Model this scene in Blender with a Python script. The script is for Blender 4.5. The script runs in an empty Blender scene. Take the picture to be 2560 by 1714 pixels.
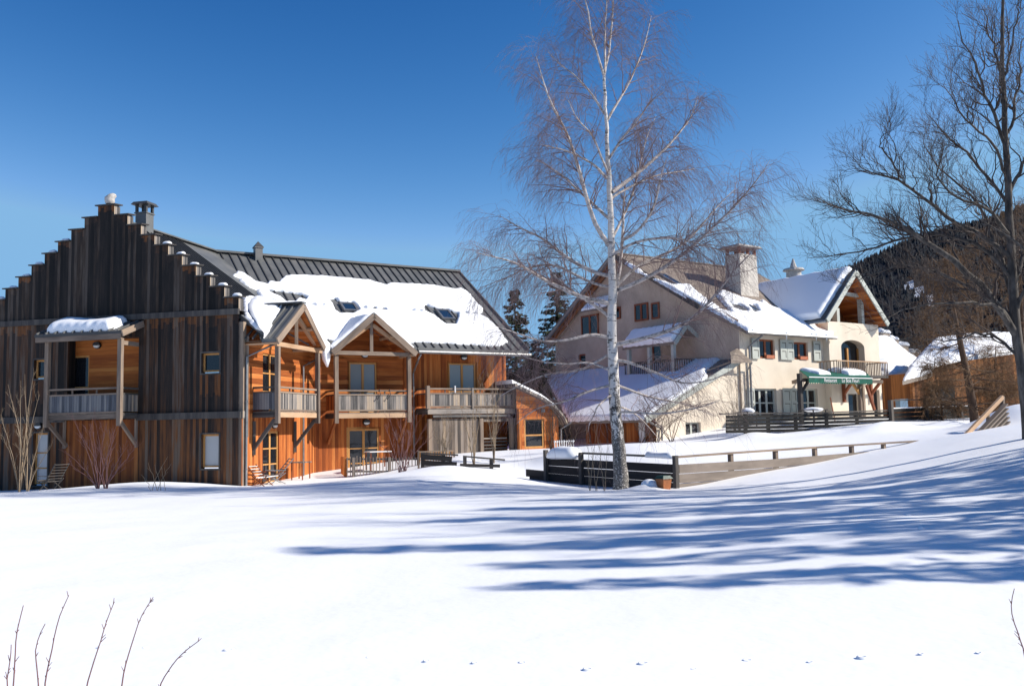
import bpy, math, random
import numpy as np
random.seed(7); rng = np.random.default_rng(11)
R = math.radians
sc = bpy.context.scene; COL = sc.collection
# ---------------------------------------------------------------- camera model (photo is 2560 x 1714)
F = 2305.0; CX, CY = 1280.0, 857.0; CAM = np.array([0, 0, 1.7])
_p, _r = R(5.2225), R(-1.213)
_cp, _sp, _c, _s = math.cos(_p), math.sin(_p), math.cos(_r), math.sin(_r)
M = np.array([[_c, -_s, 0], [_s, _c, 0], [0, 0, 1]]) @ np.array([[1, 0, 0], [0, _sp, -_cp], [0, _cp, _sp]])
def ray(x, y): return M.T @ np.array([(x - CX) / F, (y - CY) / F, 1.0])
def at(x, y, Y):
    d = ray(x, y); return CAM + d * (Y / d[1])
class Fr:
    """horizontal frame: u along a wall, v into the building, z up"""
    def __init__(s, o, ang):
        a = R(ang); s.o = np.array([o[0], o[1], 0.]); s.u = np.array([math.cos(a), math.sin(a), 0]); s.v = np.array([-math.sin(a), math.cos(a), 0])
    def P(s, u, v, z): return s.o + u * s.u + v * s.v + np.array([0, 0, z])
    def loc(s, p):
        q = np.array(p) - s.o; return q @ s.u, q @ s.v, p[2]
    def px(s, x, y, v=0.):
        d = ray(x, y); q = CAM + d * (((s.o - CAM) @ s.v + v) / (d @ s.v)); return s.loc(q)[0], q[2]
    def atu(s, x, y, u=0.):
        d = ray(x, y); q = CAM + d * (((s.o - CAM) @ s.u + u) / (d @ s.u)); return s.loc(q)[1], q[2]
class Pl:
    """sloping plane: a along e1, b down the slope, h outwards"""
    def __init__(s, o, e1, e2):
        s.o = np.array(o, float); s.e1 = np.array(e1) / np.linalg.norm(e1); e2 = np.array(e2, float)
        e2 = e2 - (e2 @ s.e1) * s.e1; s.e2 = e2 / np.linalg.norm(e2); n = np.cross(s.e1, s.e2)
        s.n = n if n[2] > 0 else -n
    def P(s, a, b, h=0.): return s.o + a * s.e1 + b * s.e2 + h * s.n
    def loc(s, p):
        q = np.array(p) - s.o; return q @ s.e1, q @ s.e2
    def px(s, x, y):
        d = ray(x, y); q = CAM + d * (((s.o - CAM) @ s.n) / (d @ s.n)); return s.loc(q)
# ---------------------------------------------------------------- object helpers
def base_of(o):
    while o.parent: o = o.parent
    return np.array(o.location)
def tag(o, label=None, cat=None, group=None, kind=None):
    if label: o['label'] = label
    if cat: o['category'] = cat
    if group: o['group'] = group
    if kind: o['kind'] = kind
    return o
def thing(name, label, cat, loc, group=None):
    o = bpy.data.objects.new(name, None); COL.objects.link(o); o.location = [float(q) for q in loc]; o.empty_display_size = .2
    return tag(o, label, cat, group)
def raw_mesh(name, V, Fc, mats, parent=None, uv=None, smooth=False, mi=None, origin=None):
    V = np.asarray(V, float).reshape(-1, 3)
    b = base_of(parent) if parent is not None else (np.array(origin, float) if origin is not None else V.mean(0) * [1, 1, 0] + [0, 0, V[:, 2].min()])
    me = bpy.data.meshes.new(name); me.from_pydata((V - b).tolist(), [], [list(map(int, f)) for f in Fc])
    for m in (mats if isinstance(mats, (list, tuple)) else [mats]): me.materials.append(m)
    if uv is not None:
        l = me.uv_layers.new(name='UVMap'); l.data.foreach_set('uv', np.asarray(uv, np.float32).ravel())
    if mi is not None: me.polygons.foreach_set('material_index', np.asarray(mi, np.int32))
    if smooth: me.polygons.foreach_set('use_smooth', np.ones(len(me.polygons), bool))
    me.update()
    o = bpy.data.objects.new(name, me); COL.objects.link(o)
    if parent is not None: o.parent = parent
    else: o.location = b
    return o
class MB:
    def __init__(s): s.V = []; s.F = []; s.UV = []; s.MI = []; s.pc = 0; s.PC = []
    def face(s, pts, uv=None, m=0):
        pts = [np.asarray(p, float) for p in pts]; i = len(s.V); s.V += pts; s.F.append(list(range(i, i + len(pts)))); s.MI.append(m); s.PC.append(s.pc)
        if uv is None:
            n = np.zeros(3)
            for k in range(len(pts)): n += np.cross(pts[k], pts[(k + 1) % len(pts)])
            n /= (np.linalg.norm(n) + 1e-12)
            t = np.cross([0, 0, 1.], n); L = np.linalg.norm(t)
            t = t / L if L > .05 else np.array([1., 0, 0]); b = np.cross(n, t)
            uv = [(p @ t, p @ b) for p in pts]
        s.UV += list(uv)
    def hexa(s, p, m=0, uvs=None):
        s.pc += 1
        for q in ((0, 3, 2, 1), (4, 5, 6, 7), (0, 1, 5, 4), (1, 2, 6, 5), (2, 3, 7, 6), (3, 0, 4, 7)):
            s.face([p[k] for k in q], None if uvs is None else [uvs[k] for k in q], m)
    def box(s, fr, u0, u1, v0, v1, z0, z1, m=0):
        s.hexa([fr.P(u0, v0, z0), fr.P(u1, v0, z0), fr.P(u1, v1, z0), fr.P(u0, v1, z0), fr.P(u0, v0, z1), fr.P(u1, v0, z1), fr.P(u1, v1, z1), fr.P(u0, v1, z1)], m)
    def bar(s, p, q, w, h, up=(0, 0, 1), m=0):
        s.pc += 1; p = np.asarray(p, float); q = np.asarray(q, float); d = q - p; L = np.linalg.norm(d); d = d / L
        up = np.asarray(up, float)
        if abs(d @ up) > .97 * np.linalg.norm(up): up = np.array([1., .3, 0])
        sx = np.cross(d, up); sx /= np.linalg.norm(sx); sy = np.cross(sx, d); o = random.random() * 40
        P = []; U = []
        for e, c in ((0, p), (L, q)):
            for a, b in ((-1, -1), (1, -1), (1, 1), (-1, 1)):
                P.append(c + sx * a * w / 2 + sy * b * h / 2)
        def uvf(k): return (o + (k % 4) * .37 * max(w, h), o + (0 if k < 4 else L))
        for f in ((0, 3, 2, 1), (4, 5, 6, 7), (0, 1, 5, 4), (1, 2, 6, 5), (2, 3, 7, 6), (3, 0, 4, 7)):
            s.face([P[k] for k in f], [uvf(k) for k in f], m)
    def prism(s, poly, d, m=0):
        s.pc += 1
        poly = [np.asarray(p, float) for p in poly]; d = np.asarray(d, float); n = len(poly)
        s.face(poly[::-1], m=m); s.face([p + d for p in poly], m=m)
        for k in range(n): s.face([poly[k], poly[(k + 1) % n], poly[(k + 1) % n] + d, poly[k] + d], m=m)
    def tube(s, pts, rad, n=8, m=0):
        s.pc += 1; pts = [np.asarray(p, float) for p in pts]; rad = rad if hasattr(rad, '__len__') else [rad] * len(pts)
        rings = []; ref = None; acc = 0
        for k, p in enumerate(pts):
            t = pts[min(k + 1, len(pts) - 1)] - pts[max(k - 1, 0)]; t /= np.linalg.norm(t)
            if ref is None: ref = np.array([1., 0, 0]) if abs(t[0]) < .8 else np.array([0, 1., 0])
            a = ref - (ref @ t) * t; a /= np.linalg.norm(a); ref = a; b = np.cross(t, a)
            if k: acc += np.linalg.norm(p - pts[k - 1])
            rings.append(([p + rad[k] * (math.cos(2 * math.pi * j / n) * a + math.sin(2 * math.pi * j / n) * b) for j in range(n)], acc))
        for k in range(len(rings) - 1):
            for j in range(n):
                j2 = (j + 1) % n
                s.face([rings[k][0][j], rings[k][0][j2], rings[k + 1][0][j2], rings[k + 1][0][j]], [(j * .1, rings[k][1]), (j * .1 + .1, rings[k][1]), (j * .1 + .1, rings[k + 1][1]), (j * .1, rings[k + 1][1])], m)
        s.face(rings[0][0][::-1], m=m); s.face(rings[-1][0], m=m)
    def wall(s, fr, u0, u1, z0, z1, holes=(), v=0., depth=.25, m=0):
        """flat wall sheet in plane v with rectangular openings and reveals"""
        us = sorted({u0, u1} | {min(max(h[k], u0), u1) for h in holes for k in (0, 1)}); zs = sorted({z0, z1} | {min(max(h[k], z0), z1) for h in holes for k in (2, 3)})
        for a, b in zip(us[:-1], us[1:]):
            for c, d in zip(zs[:-1], zs[1:]):
                mu, mz = (a + b) / 2, (c + d) / 2
                if any(h[0] < mu < h[1] and h[2] < mz < h[3] for h in holes) or b - a < 1e-5 or d - c < 1e-5: continue
                s.face([fr.P(a, v, c), fr.P(b, v, c), fr.P(b, v, d), fr.P(a, v, d)], m=m)
        for h in holes:
            a, b, c, d = h[:4]; w = v + (h[4] if len(h) > 4 else depth)
            s.face([fr.P(a, v, c), fr.P(a, v, d), fr.P(a, w, d), fr.P(a, w, c)], m=m); s.face([fr.P(b, v, c), fr.P(b, w, c), fr.P(b, w, d), fr.P(b, v, d)], m=m)
            s.face([fr.P(a, v, d), fr.P(b, v, d), fr.P(b, w, d), fr.P(a, w, d)], m=m); s.face([fr.P(a, v, c), fr.P(a, w, c), fr.P(b, w, c), fr.P(b, v, c)], m=m)
    def build(s, name, mat, parent=None, smooth=False, origin=None, split=False):
        if split:                       # one object for every bar, box or tube
            out = []; k0 = 0; offs = np.cumsum([0] + [len(f) for f in s.F])
            for pc in sorted(set(s.PC)):
                fs = [i for i, q in enumerate(s.PC) if q == pc]; V = []; Fc = []; U = []
                for i in fs:
                    Fc.append(list(range(len(V), len(V) + len(s.F[i])))); V += [s.V[k] for k in s.F[i]]; U += s.UV[offs[i]:offs[i + 1]]
                out.append(raw_mesh(name, V, Fc, mat, parent, U, smooth, [s.MI[i] for i in fs], origin))
            return out
        return raw_mesh(name, s.V, s.F, mat, parent, s.UV, smooth, s.MI, origin)
def swap(fr):
    """frame turned so that its u runs along fr.v (for walls at right angles)"""
    g = Fr((0, 0), 0); g.o = fr.o.copy(); g.u = fr.v.copy(); g.v = fr.u.copy(); return g
# ---------------------------------------------------------------- materials
def srgb(h):
    h = h.lstrip('#'); c = [int(h[k:k + 2], 16) / 255 for k in (0, 2, 4)]
    return tuple((q / 12.92 if q <= .04045 else ((q + .055) / 1.055) ** 2.4) for q in c) + (1,)
def newmat(name, col=(.5, .5, .5, 1), rough=.7, metal=0., spec=.5):
    m = bpy.data.materials.new(name); m.use_nodes = True; nt = m.node_tree; b = nt.nodes['Principled BSDF']
    b.inputs['Base Color'].default_value = col; b.inputs['Roughness'].default_value = rough; b.inputs['Metallic'].default_value = metal; b.inputs['Specular IOR Level'].default_value = spec
    return m, nt, b
class NG:
    def __init__(s, nt): s.nt = nt
    def n(s, t, **k):
        x = s.nt.nodes.new(t)
        for a, v in k.items(): setattr(x, a, v)
        return x
    def l(s, a, b): s.nt.links.new(a, b)
    def math(s, op, a, b=None, c=None):
        x = s.n('ShaderNodeMath', operation=op)
        for i, q in enumerate((a, b, c)):
            if q is None: continue
            if hasattr(q, 'links'): s.l(q, x.inputs[i])
            else: x.inputs[i].default_value = q
        return x.outputs[0]
    def comb(s, a, b, c=0.):
        x = s.n('ShaderNodeCombineXYZ')
        for i, q in enumerate((a, b, c)):
            if hasattr(q, 'links'): s.l(q, x.inputs[i])
            else: x.inputs[i].default_value = q
        return x.outputs[0]
    def noise(s, vec, scale=5., detail=3., rough=.55):
        x = s.n('ShaderNodeTexNoise'); s.l(vec, x.inputs['Vector']); x.inputs['Scale'].default_value = scale; x.inputs['Detail'].default_value = detail; x.inputs['Roughness'].default_value = rough
        return x.outputs['Fac']
    def ramp(s, f, stops):
        x = s.n('ShaderNodeValToRGB'); s.l(f, x.inputs[0]); e = x.color_ramp.elements
        while len(e) < len(stops): e.new(.5)
        for k, (p, c) in enumerate(stops): e[k].position = p; e[k].color = c
        return x.outputs[0]
    def mix(s, f, a, b, mode='MIX'):
        x = s.n('ShaderNodeMix', data_type='RGBA', blend_type=mode)
        for i, q in ((0, f), (6, a), (7, b)):
            if hasattr(q, 'links'): s.l(q, x.inputs[i])
            else: x.inputs[i].default_value = q
        return x.outputs[2]
    def bump(s, h, bsdf, strength=.3, dist=.02):
        x = s.n('ShaderNodeBump'); x.inputs['Strength'].default_value = strength; x.inputs['Distance'].default_value = dist
        s.l(h, x.inputs['Height']); s.l(x.outputs[0], bsdf.inputs['Normal'])
def wood(name, cols, width=.14, horiz=False, rough=.75, gap=.07, grain=1., board=.55):
    m, nt, b = newmat(name, rough=rough, spec=.25); g = NG(nt)
    uv = g.n('ShaderNodeUVMap', uv_map='UVMap').outputs[0]; sx = g.n('ShaderNodeSeparateXYZ'); g.l(uv, sx.inputs[0])
    a, al = (sx.outputs[1], sx.outputs[0]) if horiz else (sx.outputs[0], sx.outputs[1])
    t = g.math('DIVIDE', a, width); idx = g.math('FLOOR', t); fr = g.math('FRACT', t)
    wn = g.n('ShaderNodeTexWhiteNoise', noise_dimensions='1D'); g.l(idx, wn.inputs['W'])
    fine = g.noise(g.comb(g.math('MULTIPLY', a, 38 * grain), g.math('MULTIPLY', al, 1.6), g.math('MULTIPLY', idx, 7.31)), 1., 4., .6)
    patch = g.noise(g.comb(g.math('MULTIPLY', a, 5.), g.math('MULTIPLY', al, .55), g.math('MULTIPLY', idx, 3.7)), 1., 3., .6)
    f = g.math('ADD', g.math('MULTIPLY', wn.outputs[0], board), g.math('ADD', g.math('MULTIPLY', fine, .35), g.math('MULTIPLY', patch, .75)))
    f = g.math('SUBTRACT', f, board / 2 + .05)
    n = len(cols); col = g.ramp(f, [(.22 + .56 * k / (n - 1), c) for k, c in enumerate(cols)])
    gp = g.math('LESS_THAN', fr, gap); col = g.mix(g.math('MULTIPLY', gp, .72), col, (.008, .006, .005, 1))
    g.l(col, b.inputs['Base Color'])
    g.bump(g.math('SUBTRACT', g.math('MULTIPLY', fine, .5), gp), b, .5, .012)
    return m
def plain(name, cols, scale=3., rough=.8, bump=.2, bscale=40., stretch=(1, 1, 1), spec=.3, metal=0.):
    m, nt, b = newmat(name, rough=rough, spec=spec, metal=metal); g = NG(nt)
    tc = g.n('ShaderNodeTexCoord').outputs['Object']; mp = g.n('ShaderNodeMapping'); g.l(tc, mp.inputs[0]); mp.inputs['Scale'].default_value = stretch
    f = g.noise(mp.outputs[0], scale, 5., .6); n = len(cols)
    g.l(g.ramp(f, [(.3 + .4 * k / max(n - 1, 1), c) for k, c in enumerate(cols)]) if n > 1 else g.ramp(f, [(0, cols[0]), (1, cols[0])]), b.inputs['Base Color'])
    if bump: g.bump(g.noise(tc, bscale, 3., .6), b, bump, .02)
    return m
def C(r, g, b): return (r, g, b, 1)
MT = {}
MT['gable_up'] = wood('weathered black boards', [C(.006, .0055, .0055), C(.011, .0095, .009), C(.02, .016, .0145), C(.042, .028, .02), C(.075, .06, .05)], .13)
MT['gable_mid'] = wood('weathered dark brown boards', [C(.01, .009, .009), C(.019, .015, .014), C(.036, .025, .02), C(.08, .038, .02), C(.1, .075, .06)], .13)
MT['gable_low'] = wood('brown boards', [C(.018, .014, .012), C(.045, .025, .018), C(.1, .042, .018), C(.17, .065, .022), C(.13, .095, .07)], .13)
MT['orange_v'] = wood('larch boards upright', [C(.2, .048, .01), C(.33, .085, .018), C(.45, .135, .03), C(.55, .2, .055)], .15, gap=.05)
MT['orange_h'] = wood('larch boards lying', [C(.24, .06, .012), C(.36, .1, .02), C(.48, .15, .035), C(.56, .21, .06)], .2, horiz=True, gap=.05)
MT['red_v'] = wood('red brown boards upright', [C(.1, .028, .01), C(.19, .055, .015), C(.28, .09, .022), C(.33, .13, .04)], .14, gap=.05)
MT['red_h'] = wood('sheltered larch boards', [C(.26, .07, .016), C(.36, .105, .022), C(.46, .15, .034), C(.5, .2, .05)], .17, horiz=True, gap=.04)
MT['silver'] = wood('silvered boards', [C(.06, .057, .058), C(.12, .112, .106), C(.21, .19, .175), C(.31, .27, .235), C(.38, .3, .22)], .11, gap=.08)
MT['silver_dark'] = wood('silvered boards with shade in colour', [C(.05, .055, .065), C(.09, .095, .11), C(.15, .155, .165), C(.23, .22, .21)], .11, gap=.08)  # darker, bluer copy of the silvered boards, shade put into the colour
MT['store'] = wood('grey brown boards', [C(.06, .05, .045), C(.13, .1, .08), C(.24, .2, .17), C(.33, .24, .16)], .16, gap=.06)
MT['beam'] = wood('weathered beams', [C(.075, .06, .05), C(.15, .115, .092), C(.25, .19, .145), C(.32, .24, .17)], 2.5, gap=0., board=.2)
MT['beam_dark'] = wood('dark beams', [C(.025, .024, .025), C(.05, .046, .045), C(.09, .08, .072), C(.14, .12, .1)], 2.5, gap=0., board=.2)
MT['beam_warm'] = wood('pale larch beams', [C(.3, .18, .1), C(.44, .29, .18), C(.55, .38, .25)], 2.5, gap=0., board=.2)
MT['frame'] = wood('window larch', [C(.38, .17, .05), C(.5, .25, .08), C(.56, .31, .12)], 3., gap=0., board=.15)
MT['redframe'] = wood('red brown joinery', [C(.14, .04, .02), C(.24, .075, .035), C(.3, .11, .05)], 3., gap=0., board=.15)
MT['fence_lit'] = wood('weathered fence boards sunlit tone', [C(.1, .082, .07), C(.2, .165, .138), C(.3, .25, .21)], 2.5, gap=.0, board=.3)  # weathered beige, with the sunlit side's brightness put into the colour
MT['fence_dark'] = wood('dark fence boards', [C(.014, .013, .014), C(.028, .025, .025), C(.05, .044, .042)], 2.5, gap=.0, board=.3)  # dark wood; on the rail fence its shaded side is in this colour
MT['fence_black'] = wood('near black terrace boards', [C(.003, .0028, .003), C(.005, .0048, .005), C(.01, .009, .009)], 2.5, gap=.0, board=.3)  # dark wood, blackened further to hold the trees' shade in its colour
MT['picket'] = wood('grey pickets', [C(.13, .11, .1), C(.22, .18, .15), C(.32, .25, .2)], .4, gap=0.)
MT['barnwood'] = wood('rusty barn boards', [C(.1, .035, .012), C(.2, .075, .022), C(.32, .13, .04)], .2, gap=.06)
MT['metal_roof'] = plain('grey sheet roof', [C(.085, .088, .088), C(.115, .118, .116), C(.15, .145, .14)], 1.3, .5, .05, 20., spec=.5)
MT['metal_seam'] = plain('roof seams', [C(.05, .05, .05), C(.07, .07, .07)], 2., .5, 0)
MT['zinc'] = plain('zinc gutter', [C(.2, .2, .2), C(.3, .3, .3)], 4., .4, 0, spec=.5, metal=.6)
MT['black'] = newmat('black paint', C(.012, .012, .013), .5)[0]
MT['white'] = newmat('white paint', C(.75, .75, .74), .5)[0]
MT['lamp_glass'] = newmat('lamp glass', C(.7, .7, .68), .3)[0]
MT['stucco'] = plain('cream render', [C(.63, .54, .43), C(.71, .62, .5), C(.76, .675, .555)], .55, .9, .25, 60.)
MT['stucco_grey'] = plain('rough render in shade tone', [C(.4, .325, .255), C(.47, .385, .305), C(.54, .45, .36)], .9, .95, .35, 30.)  # gable end's shade mixed into the render colour; the sunlit front is cream
MT['stone_pale'] = plain('pale rough chimney render', [C(.5, .455, .4), C(.62, .57, .5), C(.7, .65, .58)], 1.2, .95, .4, 30.)
MT['shutter'] = plain('grey green paint', [C(.4, .42, .38), C(.47, .49, .44)], 2., .6, 0)
MT['green'] = plain('green awning cloth', [C(.003, .06, .042), C(.005, .095, .065), C(.008, .125, .085)], 2.5, .8, .1, 12.)
MT['terracotta'] = newmat('terracotta', C(.42, .13, .06), .8)[0]
MT['grass_green'] = newmat('green plastic', C(.01, .06, .04), .4)[0]
MT['orange_pl'] = newmat('orange plastic', C(.38, .12, .03), .5)[0]
MT['dark'] = newmat('dark interior', C(.006, .006, .007), .9)[0]
MT['stone'] = plain('rough pale stone', [C(.3, .28, .26), C(.55, .53, .5)], 6., .9, .6, 12.)
MT['ice'] = newmat('ice', C(.8, .85, .9), .25)[0]
def glass(name, col, rough=.04, spec=.6):
    m, nt, b = newmat(name, col, rough, 0., spec); g = NG(nt)
    tc = g.n('ShaderNodeTexCoord').outputs['Object']; g.bump(g.noise(tc, 1.6, 2., .5), b, .06, .05); return m
MT['glass'] = glass('dark window glass', C(.012, .014, .018))
MT['glass_sky'] = glass('skylight glass', C(.012, .03, .06), .03, .8)
MT['glass_pale'] = glass('glass over white curtain', C(.24, .26, .26), .06)
MT['glass_snow'] = glass('glass with snow reflection tone', C(.4, .42, .43), .06)  # pale base colour stands in for snow reflected in the panes
def m_snow(name, bstr, scale, sparkle=False):
    m, nt, b = newmat(name, C(.9, .915, .94), .55, 0., .3); g = NG(nt)
    tc = g.n('ShaderNodeTexCoord').outputs['Object']
    h = g.math('ADD', g.math('MULTIPLY', g.noise(tc, scale, 4., .6), 1.), g.math('MULTIPLY', g.noise(tc, scale * 9, 2., .6), .12)); g.bump(h, b, bstr, .06)
    return m
MT['snow'] = m_snow('packed roof snow', .35, 2.2)
MT['snow_ground'] = m_snow('powder snow', .32, 1.1)
def m_tiles():
    m, nt, b = newmat('brown grey shingles', rough=.85, spec=.25); g = NG(nt)
    uv = g.n('ShaderNodeUVMap', uv_map='UVMap').outputs[0]; sx = g.n('ShaderNodeSeparateXYZ'); g.l(uv, sx.inputs[0])
    br = g.n('ShaderNodeTexBrick'); g.l(uv, br.inputs['Vector']); br.inputs['Scale'].default_value = 1.
    br.inputs['Brick Width'].default_value = .3; br.inputs['Row Height'].default_value = .2; br.inputs['Mortar Size'].default_value = .014; br.inputs['Color1'].default_value = C(.2, .155, .12); br.inputs['Color2'].default_value = C(.3, .24, .19); br.inputs['Mortar'].default_value = C(.04, .032, .027)
    col = g.mix(.6, br.outputs['Color'], g.ramp(g.noise(uv, .8, 4., .65), [(.3, C(.16, .13, .105)), (.7, C(.33, .28, .235))])); g.l(col, b.inputs['Base Color'])
    g.bump(br.outputs['Fac'], b, -.5, .03); return m
MT['tiles'] = m_tiles()
def m_birch():
    m, nt, b = newmat('birch bark', rough=.7, spec=.3); g = NG(nt)
    uv = g.n('ShaderNodeUVMap', uv_map='UVMap').outputs[0]; sx = g.n('ShaderNodeSeparateXYZ'); g.l(uv, sx.inputs[0])
    tc = g.n('ShaderNodeTexCoord').outputs['Object']; so = g.n('ShaderNodeSeparateXYZ'); g.l(tc, so.inputs[0])
    ln = g.noise(g.comb(g.math('MULTIPLY', so.outputs[0], 2.5), g.math('MULTIPLY', so.outputs[1], 2.5), g.math('MULTIPLY', so.outputs[2], 13.)), 1., 3., .7)
    lines = g.ramp(ln, [(.36, C(.05, .045, .04)), (.43, C(.66, .62, .57))])
    pt = g.noise(g.comb(so.outputs[0], so.outputs[1], g.math('MULTIPLY', so.outputs[2], .7)), 4.2, 4., .7)
    low = g.math('SUBTRACT', .72, g.math('MULTIPLY', so.outputs[2], .08)); low = g.math('MAXIMUM', low, .36)
    dk = g.math('LESS_THAN', pt, low); fl = g.noise(tc, 22., 2., .6)
    dkm = g.math('MULTIPLY', dk, .85); col = g.mix(dkm, lines, g.ramp(fl, [(.46, C(.022, .02, .019)), (.56, C(.09, .08, .075)), (.64, C(.5, .47, .44))]))
    g.l(col, b.inputs['Base Color']); g.bump(g.math('ADD', ln, fl), b, .4, .03); return m
MT['birch'] = m_birch()
MT['birch_limb'] = plain('pale birch limbs', [C(.09, .075, .065), C(.5, .44, .4), C(.62, .56, .52)], 9., .7, .2, 30.)
MT['birch_twig'] = newmat('birch twigs', C(.2, .132, .128), .7)[0]
MT['bark_grey'] = plain('grey fissured bark', [C(.045, .04, .036), C(.1, .088, .078), C(.19, .17, .15)], 7., .9, .6, 18., (1, 1, .3))
MT['bark_brown'] = plain('brown bark', [C(.05, .03, .02), C(.12, .075, .05)], 8., .9, .5, 18., (1, 1, .3))
MT['twig_dark'] = newmat('dark twigs', C(.065, .048, .042), .8)[0]
MT['twig_larch'] = plain('brown larch twigs', [C(.09, .05, .025), C(.17, .095, .045), C(.24, .14, .07)], .8, .8, 0)
MT['twig_red'] = newmat('red brown stems', C(.2, .1, .075), .7)[0]
MT['twig_tan'] = newmat('tan stems', C(.26, .19, .12), .7)[0]
MT['twig_plum'] = newmat('plum stems', C(.17, .075, .07), .6)[0]
MT['needles'] = plain('spruce needles', [C(.012, .022, .01), C(.03, .042, .018), C(.06, .062, .026)], 1.6, .8, 0)
MT['needles_brown'] = plain('dry brown conifer needles', [C(.02, .022, .01), C(.055, .045, .02), C(.1, .07, .032)], 1.4, .8, 0)
MT['forest'] = plain('forest needles', [C(.002, .006, .012), C(.004, .009, .016), C(.009, .014, .019)], .03, .9, 0)  # bluish darkening puts the slope's shade into the needle colour
MT['forest_floor'] = plain('forest floor', [C(.003, .007, .012), C(.006, .01, .014)], .02, .95, 0)  # same shade tint as the trees, painted into the ground colour
def resample(pts, K, wig=0., rs=rng):
    pts = np.asarray(pts, float); d = np.r_[0, np.cumsum(np.linalg.norm(np.diff(pts, axis=0), axis=1))]; t = np.linspace(0, d[-1], K)
    # smooth (Catmull-like) by two passes of averaging on a fine polyline
    o = np.stack([np.interp(t, d, pts[:, k]) for k in range(3)], -1)
    for _ in range(2): o[1:-1] = .25 * o[:-2] + .5 * o[1:-1] + .25 * o[2:]
    if wig: o[1:-1] += rs.normal(0, wig, (K - 2, 3))
    return o
# ---------------------------------------------------------------- snow sheets
def sdist(px, py, poly):
    poly = np.asarray(poly, float); n = len(poly); d2 = np.full(px.shape, 1e18); ins = np.zeros(px.shape, bool)
    for k in range(n):
        x0, y0 = poly[k]; x1, y1 = poly[(k + 1) % n]; ex, ey = x1 - x0, y1 - y0; L = ex * ex + ey * ey + 1e-12
        t = np.clip(((px - x0) * ex + (py - y0) * ey) / L, 0, 1); d2 = np.minimum(d2, (px - x0 - t * ex) ** 2 + (py - y0 - t * ey) ** 2)
        if abs(ey) > 1e-12:
            c = ((y0 > py) != (y1 > py)) & (px < x0 + ex * (py - y0) / ey); ins ^= c
    return np.where(ins, 1, -1) * np.sqrt(d2)
def vnoise(x, y, s, seed=0):
    r = np.random.default_rng(seed); o = np.zeros_like(x)
    for k in range(7):
        a = r.uniform(0, 6.28); w = r.uniform(.6, 1.9) * s; o += np.sin(x * math.cos(a) * w + y * math.sin(a) * w + r.uniform(0, 6.28))
    return o / 7
def snow_sheet(name, pl, poly, parent, holes=(), T=.22, rr=.3, cell=.1, wob=.35, mat='snow', jag=.06, seed=1):
    poly = np.asarray(poly, float); a0, b0 = poly.min(0) - .3; a1, b1 = poly.max(0) + .3
    A = np.arange(a0, a1 + cell, cell); B = np.arange(b0, b1 + cell, cell); ga, gb = np.meshgrid(A, B)
    d = sdist(ga, gb, poly)
    for h in holes: d = np.minimum(d, -sdist(ga, gb, h))
    d = d + jag * vnoise(ga, gb, 9., seed + 3)
    t = np.clip(d / rr, 0, 1); h = T * np.sqrt(1 - (1 - t) ** 2) * (1 + wob * vnoise(ga, gb, 1.6, seed)); h = np.where(d <= 0, np.clip(d, -cell, 0) * .9 - .01, h)
    gb_, ga_ = np.gradient(d, cell); gl = np.sqrt(ga_ ** 2 + gb_ ** 2) + 1e-6; out = d < 0; sh = np.where(out, np.clip(-d, 0, cell * 1.6) / gl, 0)
    ga = ga + sh * ga_ / gl; gb = gb + sh * gb_ / gl; h = np.where(out, -.012, h)
    V = pl.o + ga[..., None] * pl.e1 + gb[..., None] * pl.e2 + h[..., None] * pl.n
    nr, nc = ga.shape; idx = np.arange(nr * nc).reshape(nr, nc); ok = (d > -cell * 1.5)
    keep = ok[:-1, :-1] & ok[1:, :-1] & ok[:-1, 1:] & ok[1:, 1:] & (np.maximum(np.maximum(d[:-1, :-1], d[1:, :-1]), np.maximum(d[:-1, 1:], d[1:, 1:])) > 0)
    q = np.stack([idx[:-1, :-1], idx[:-1, 1:], idx[1:, 1:], idx[1:, :-1]], -1)[keep]
    if np.cross(pl.e1, pl.e2) @ pl.n < 0: q = q[:, ::-1]
    used = np.unique(q); rm = np.full(nr * nc, -1); rm[used] = np.arange(len(used))
    return raw_mesh(name, V.reshape(-1, 3)[used], rm[q], MT[mat], parent, None, True)
def mound(name, pts, rad, parent=None, mat='snow', seed=0, flat=.6, origin=None):
    """lumpy rounded snow heap round a line of points"""
    V = []; Fc = []; n = 12; r = np.random.default_rng(seed)
    pts = [np.asarray(p, float) for p in pts]; K = len(pts); m = 9
    ax = pts[-1] - pts[0]; ax /= np.linalg.norm(ax); sd = np.cross(ax, [0, 0, 1.]); sd /= np.linalg.norm(sd); up = np.cross(sd, ax)
    L = np.linalg.norm(pts[-1] - pts[0]); N = max(10, int(L / .15)); ph = r.uniform(0, 6.28, 6)
    for i in range(N + 1):
        s = i / N; f = s * (K - 1); k = min(int(f), K - 2); c = pts[k] + (pts[k + 1] - pts[k]) * (f - k)
        e = min(1, math.sqrt(max(0, 1 - max(0, 1 - min(s, 1 - s) * L / (rad * 1.1)) ** 2))); w = 1 + .14 * math.sin(s * L * 2.1 + ph[0]) + .09 * math.sin(s * L * 5 + ph[1])
        for j in range(n):
            t = 2 * math.pi * j / n; z = math.sin(t); z = z * flat if z > 0 else z * .25
            V.append(c + rad * e * w * (sd * math.cos(t) + up * z) * (1 if e > 0 else .01))
    for i in range(N):
        for j in range(n): Fc.append((i * n + j, (i + 1) * n + j, (i + 1) * n + (j + 1) % n, i * n + (j + 1) % n))
    Fc.append(tuple(range(n))); Fc.append(tuple(N * n + j for j in range(n))[::-1])
    return raw_mesh(name, V, Fc, MT[mat], parent, None, True, origin=origin)
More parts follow.
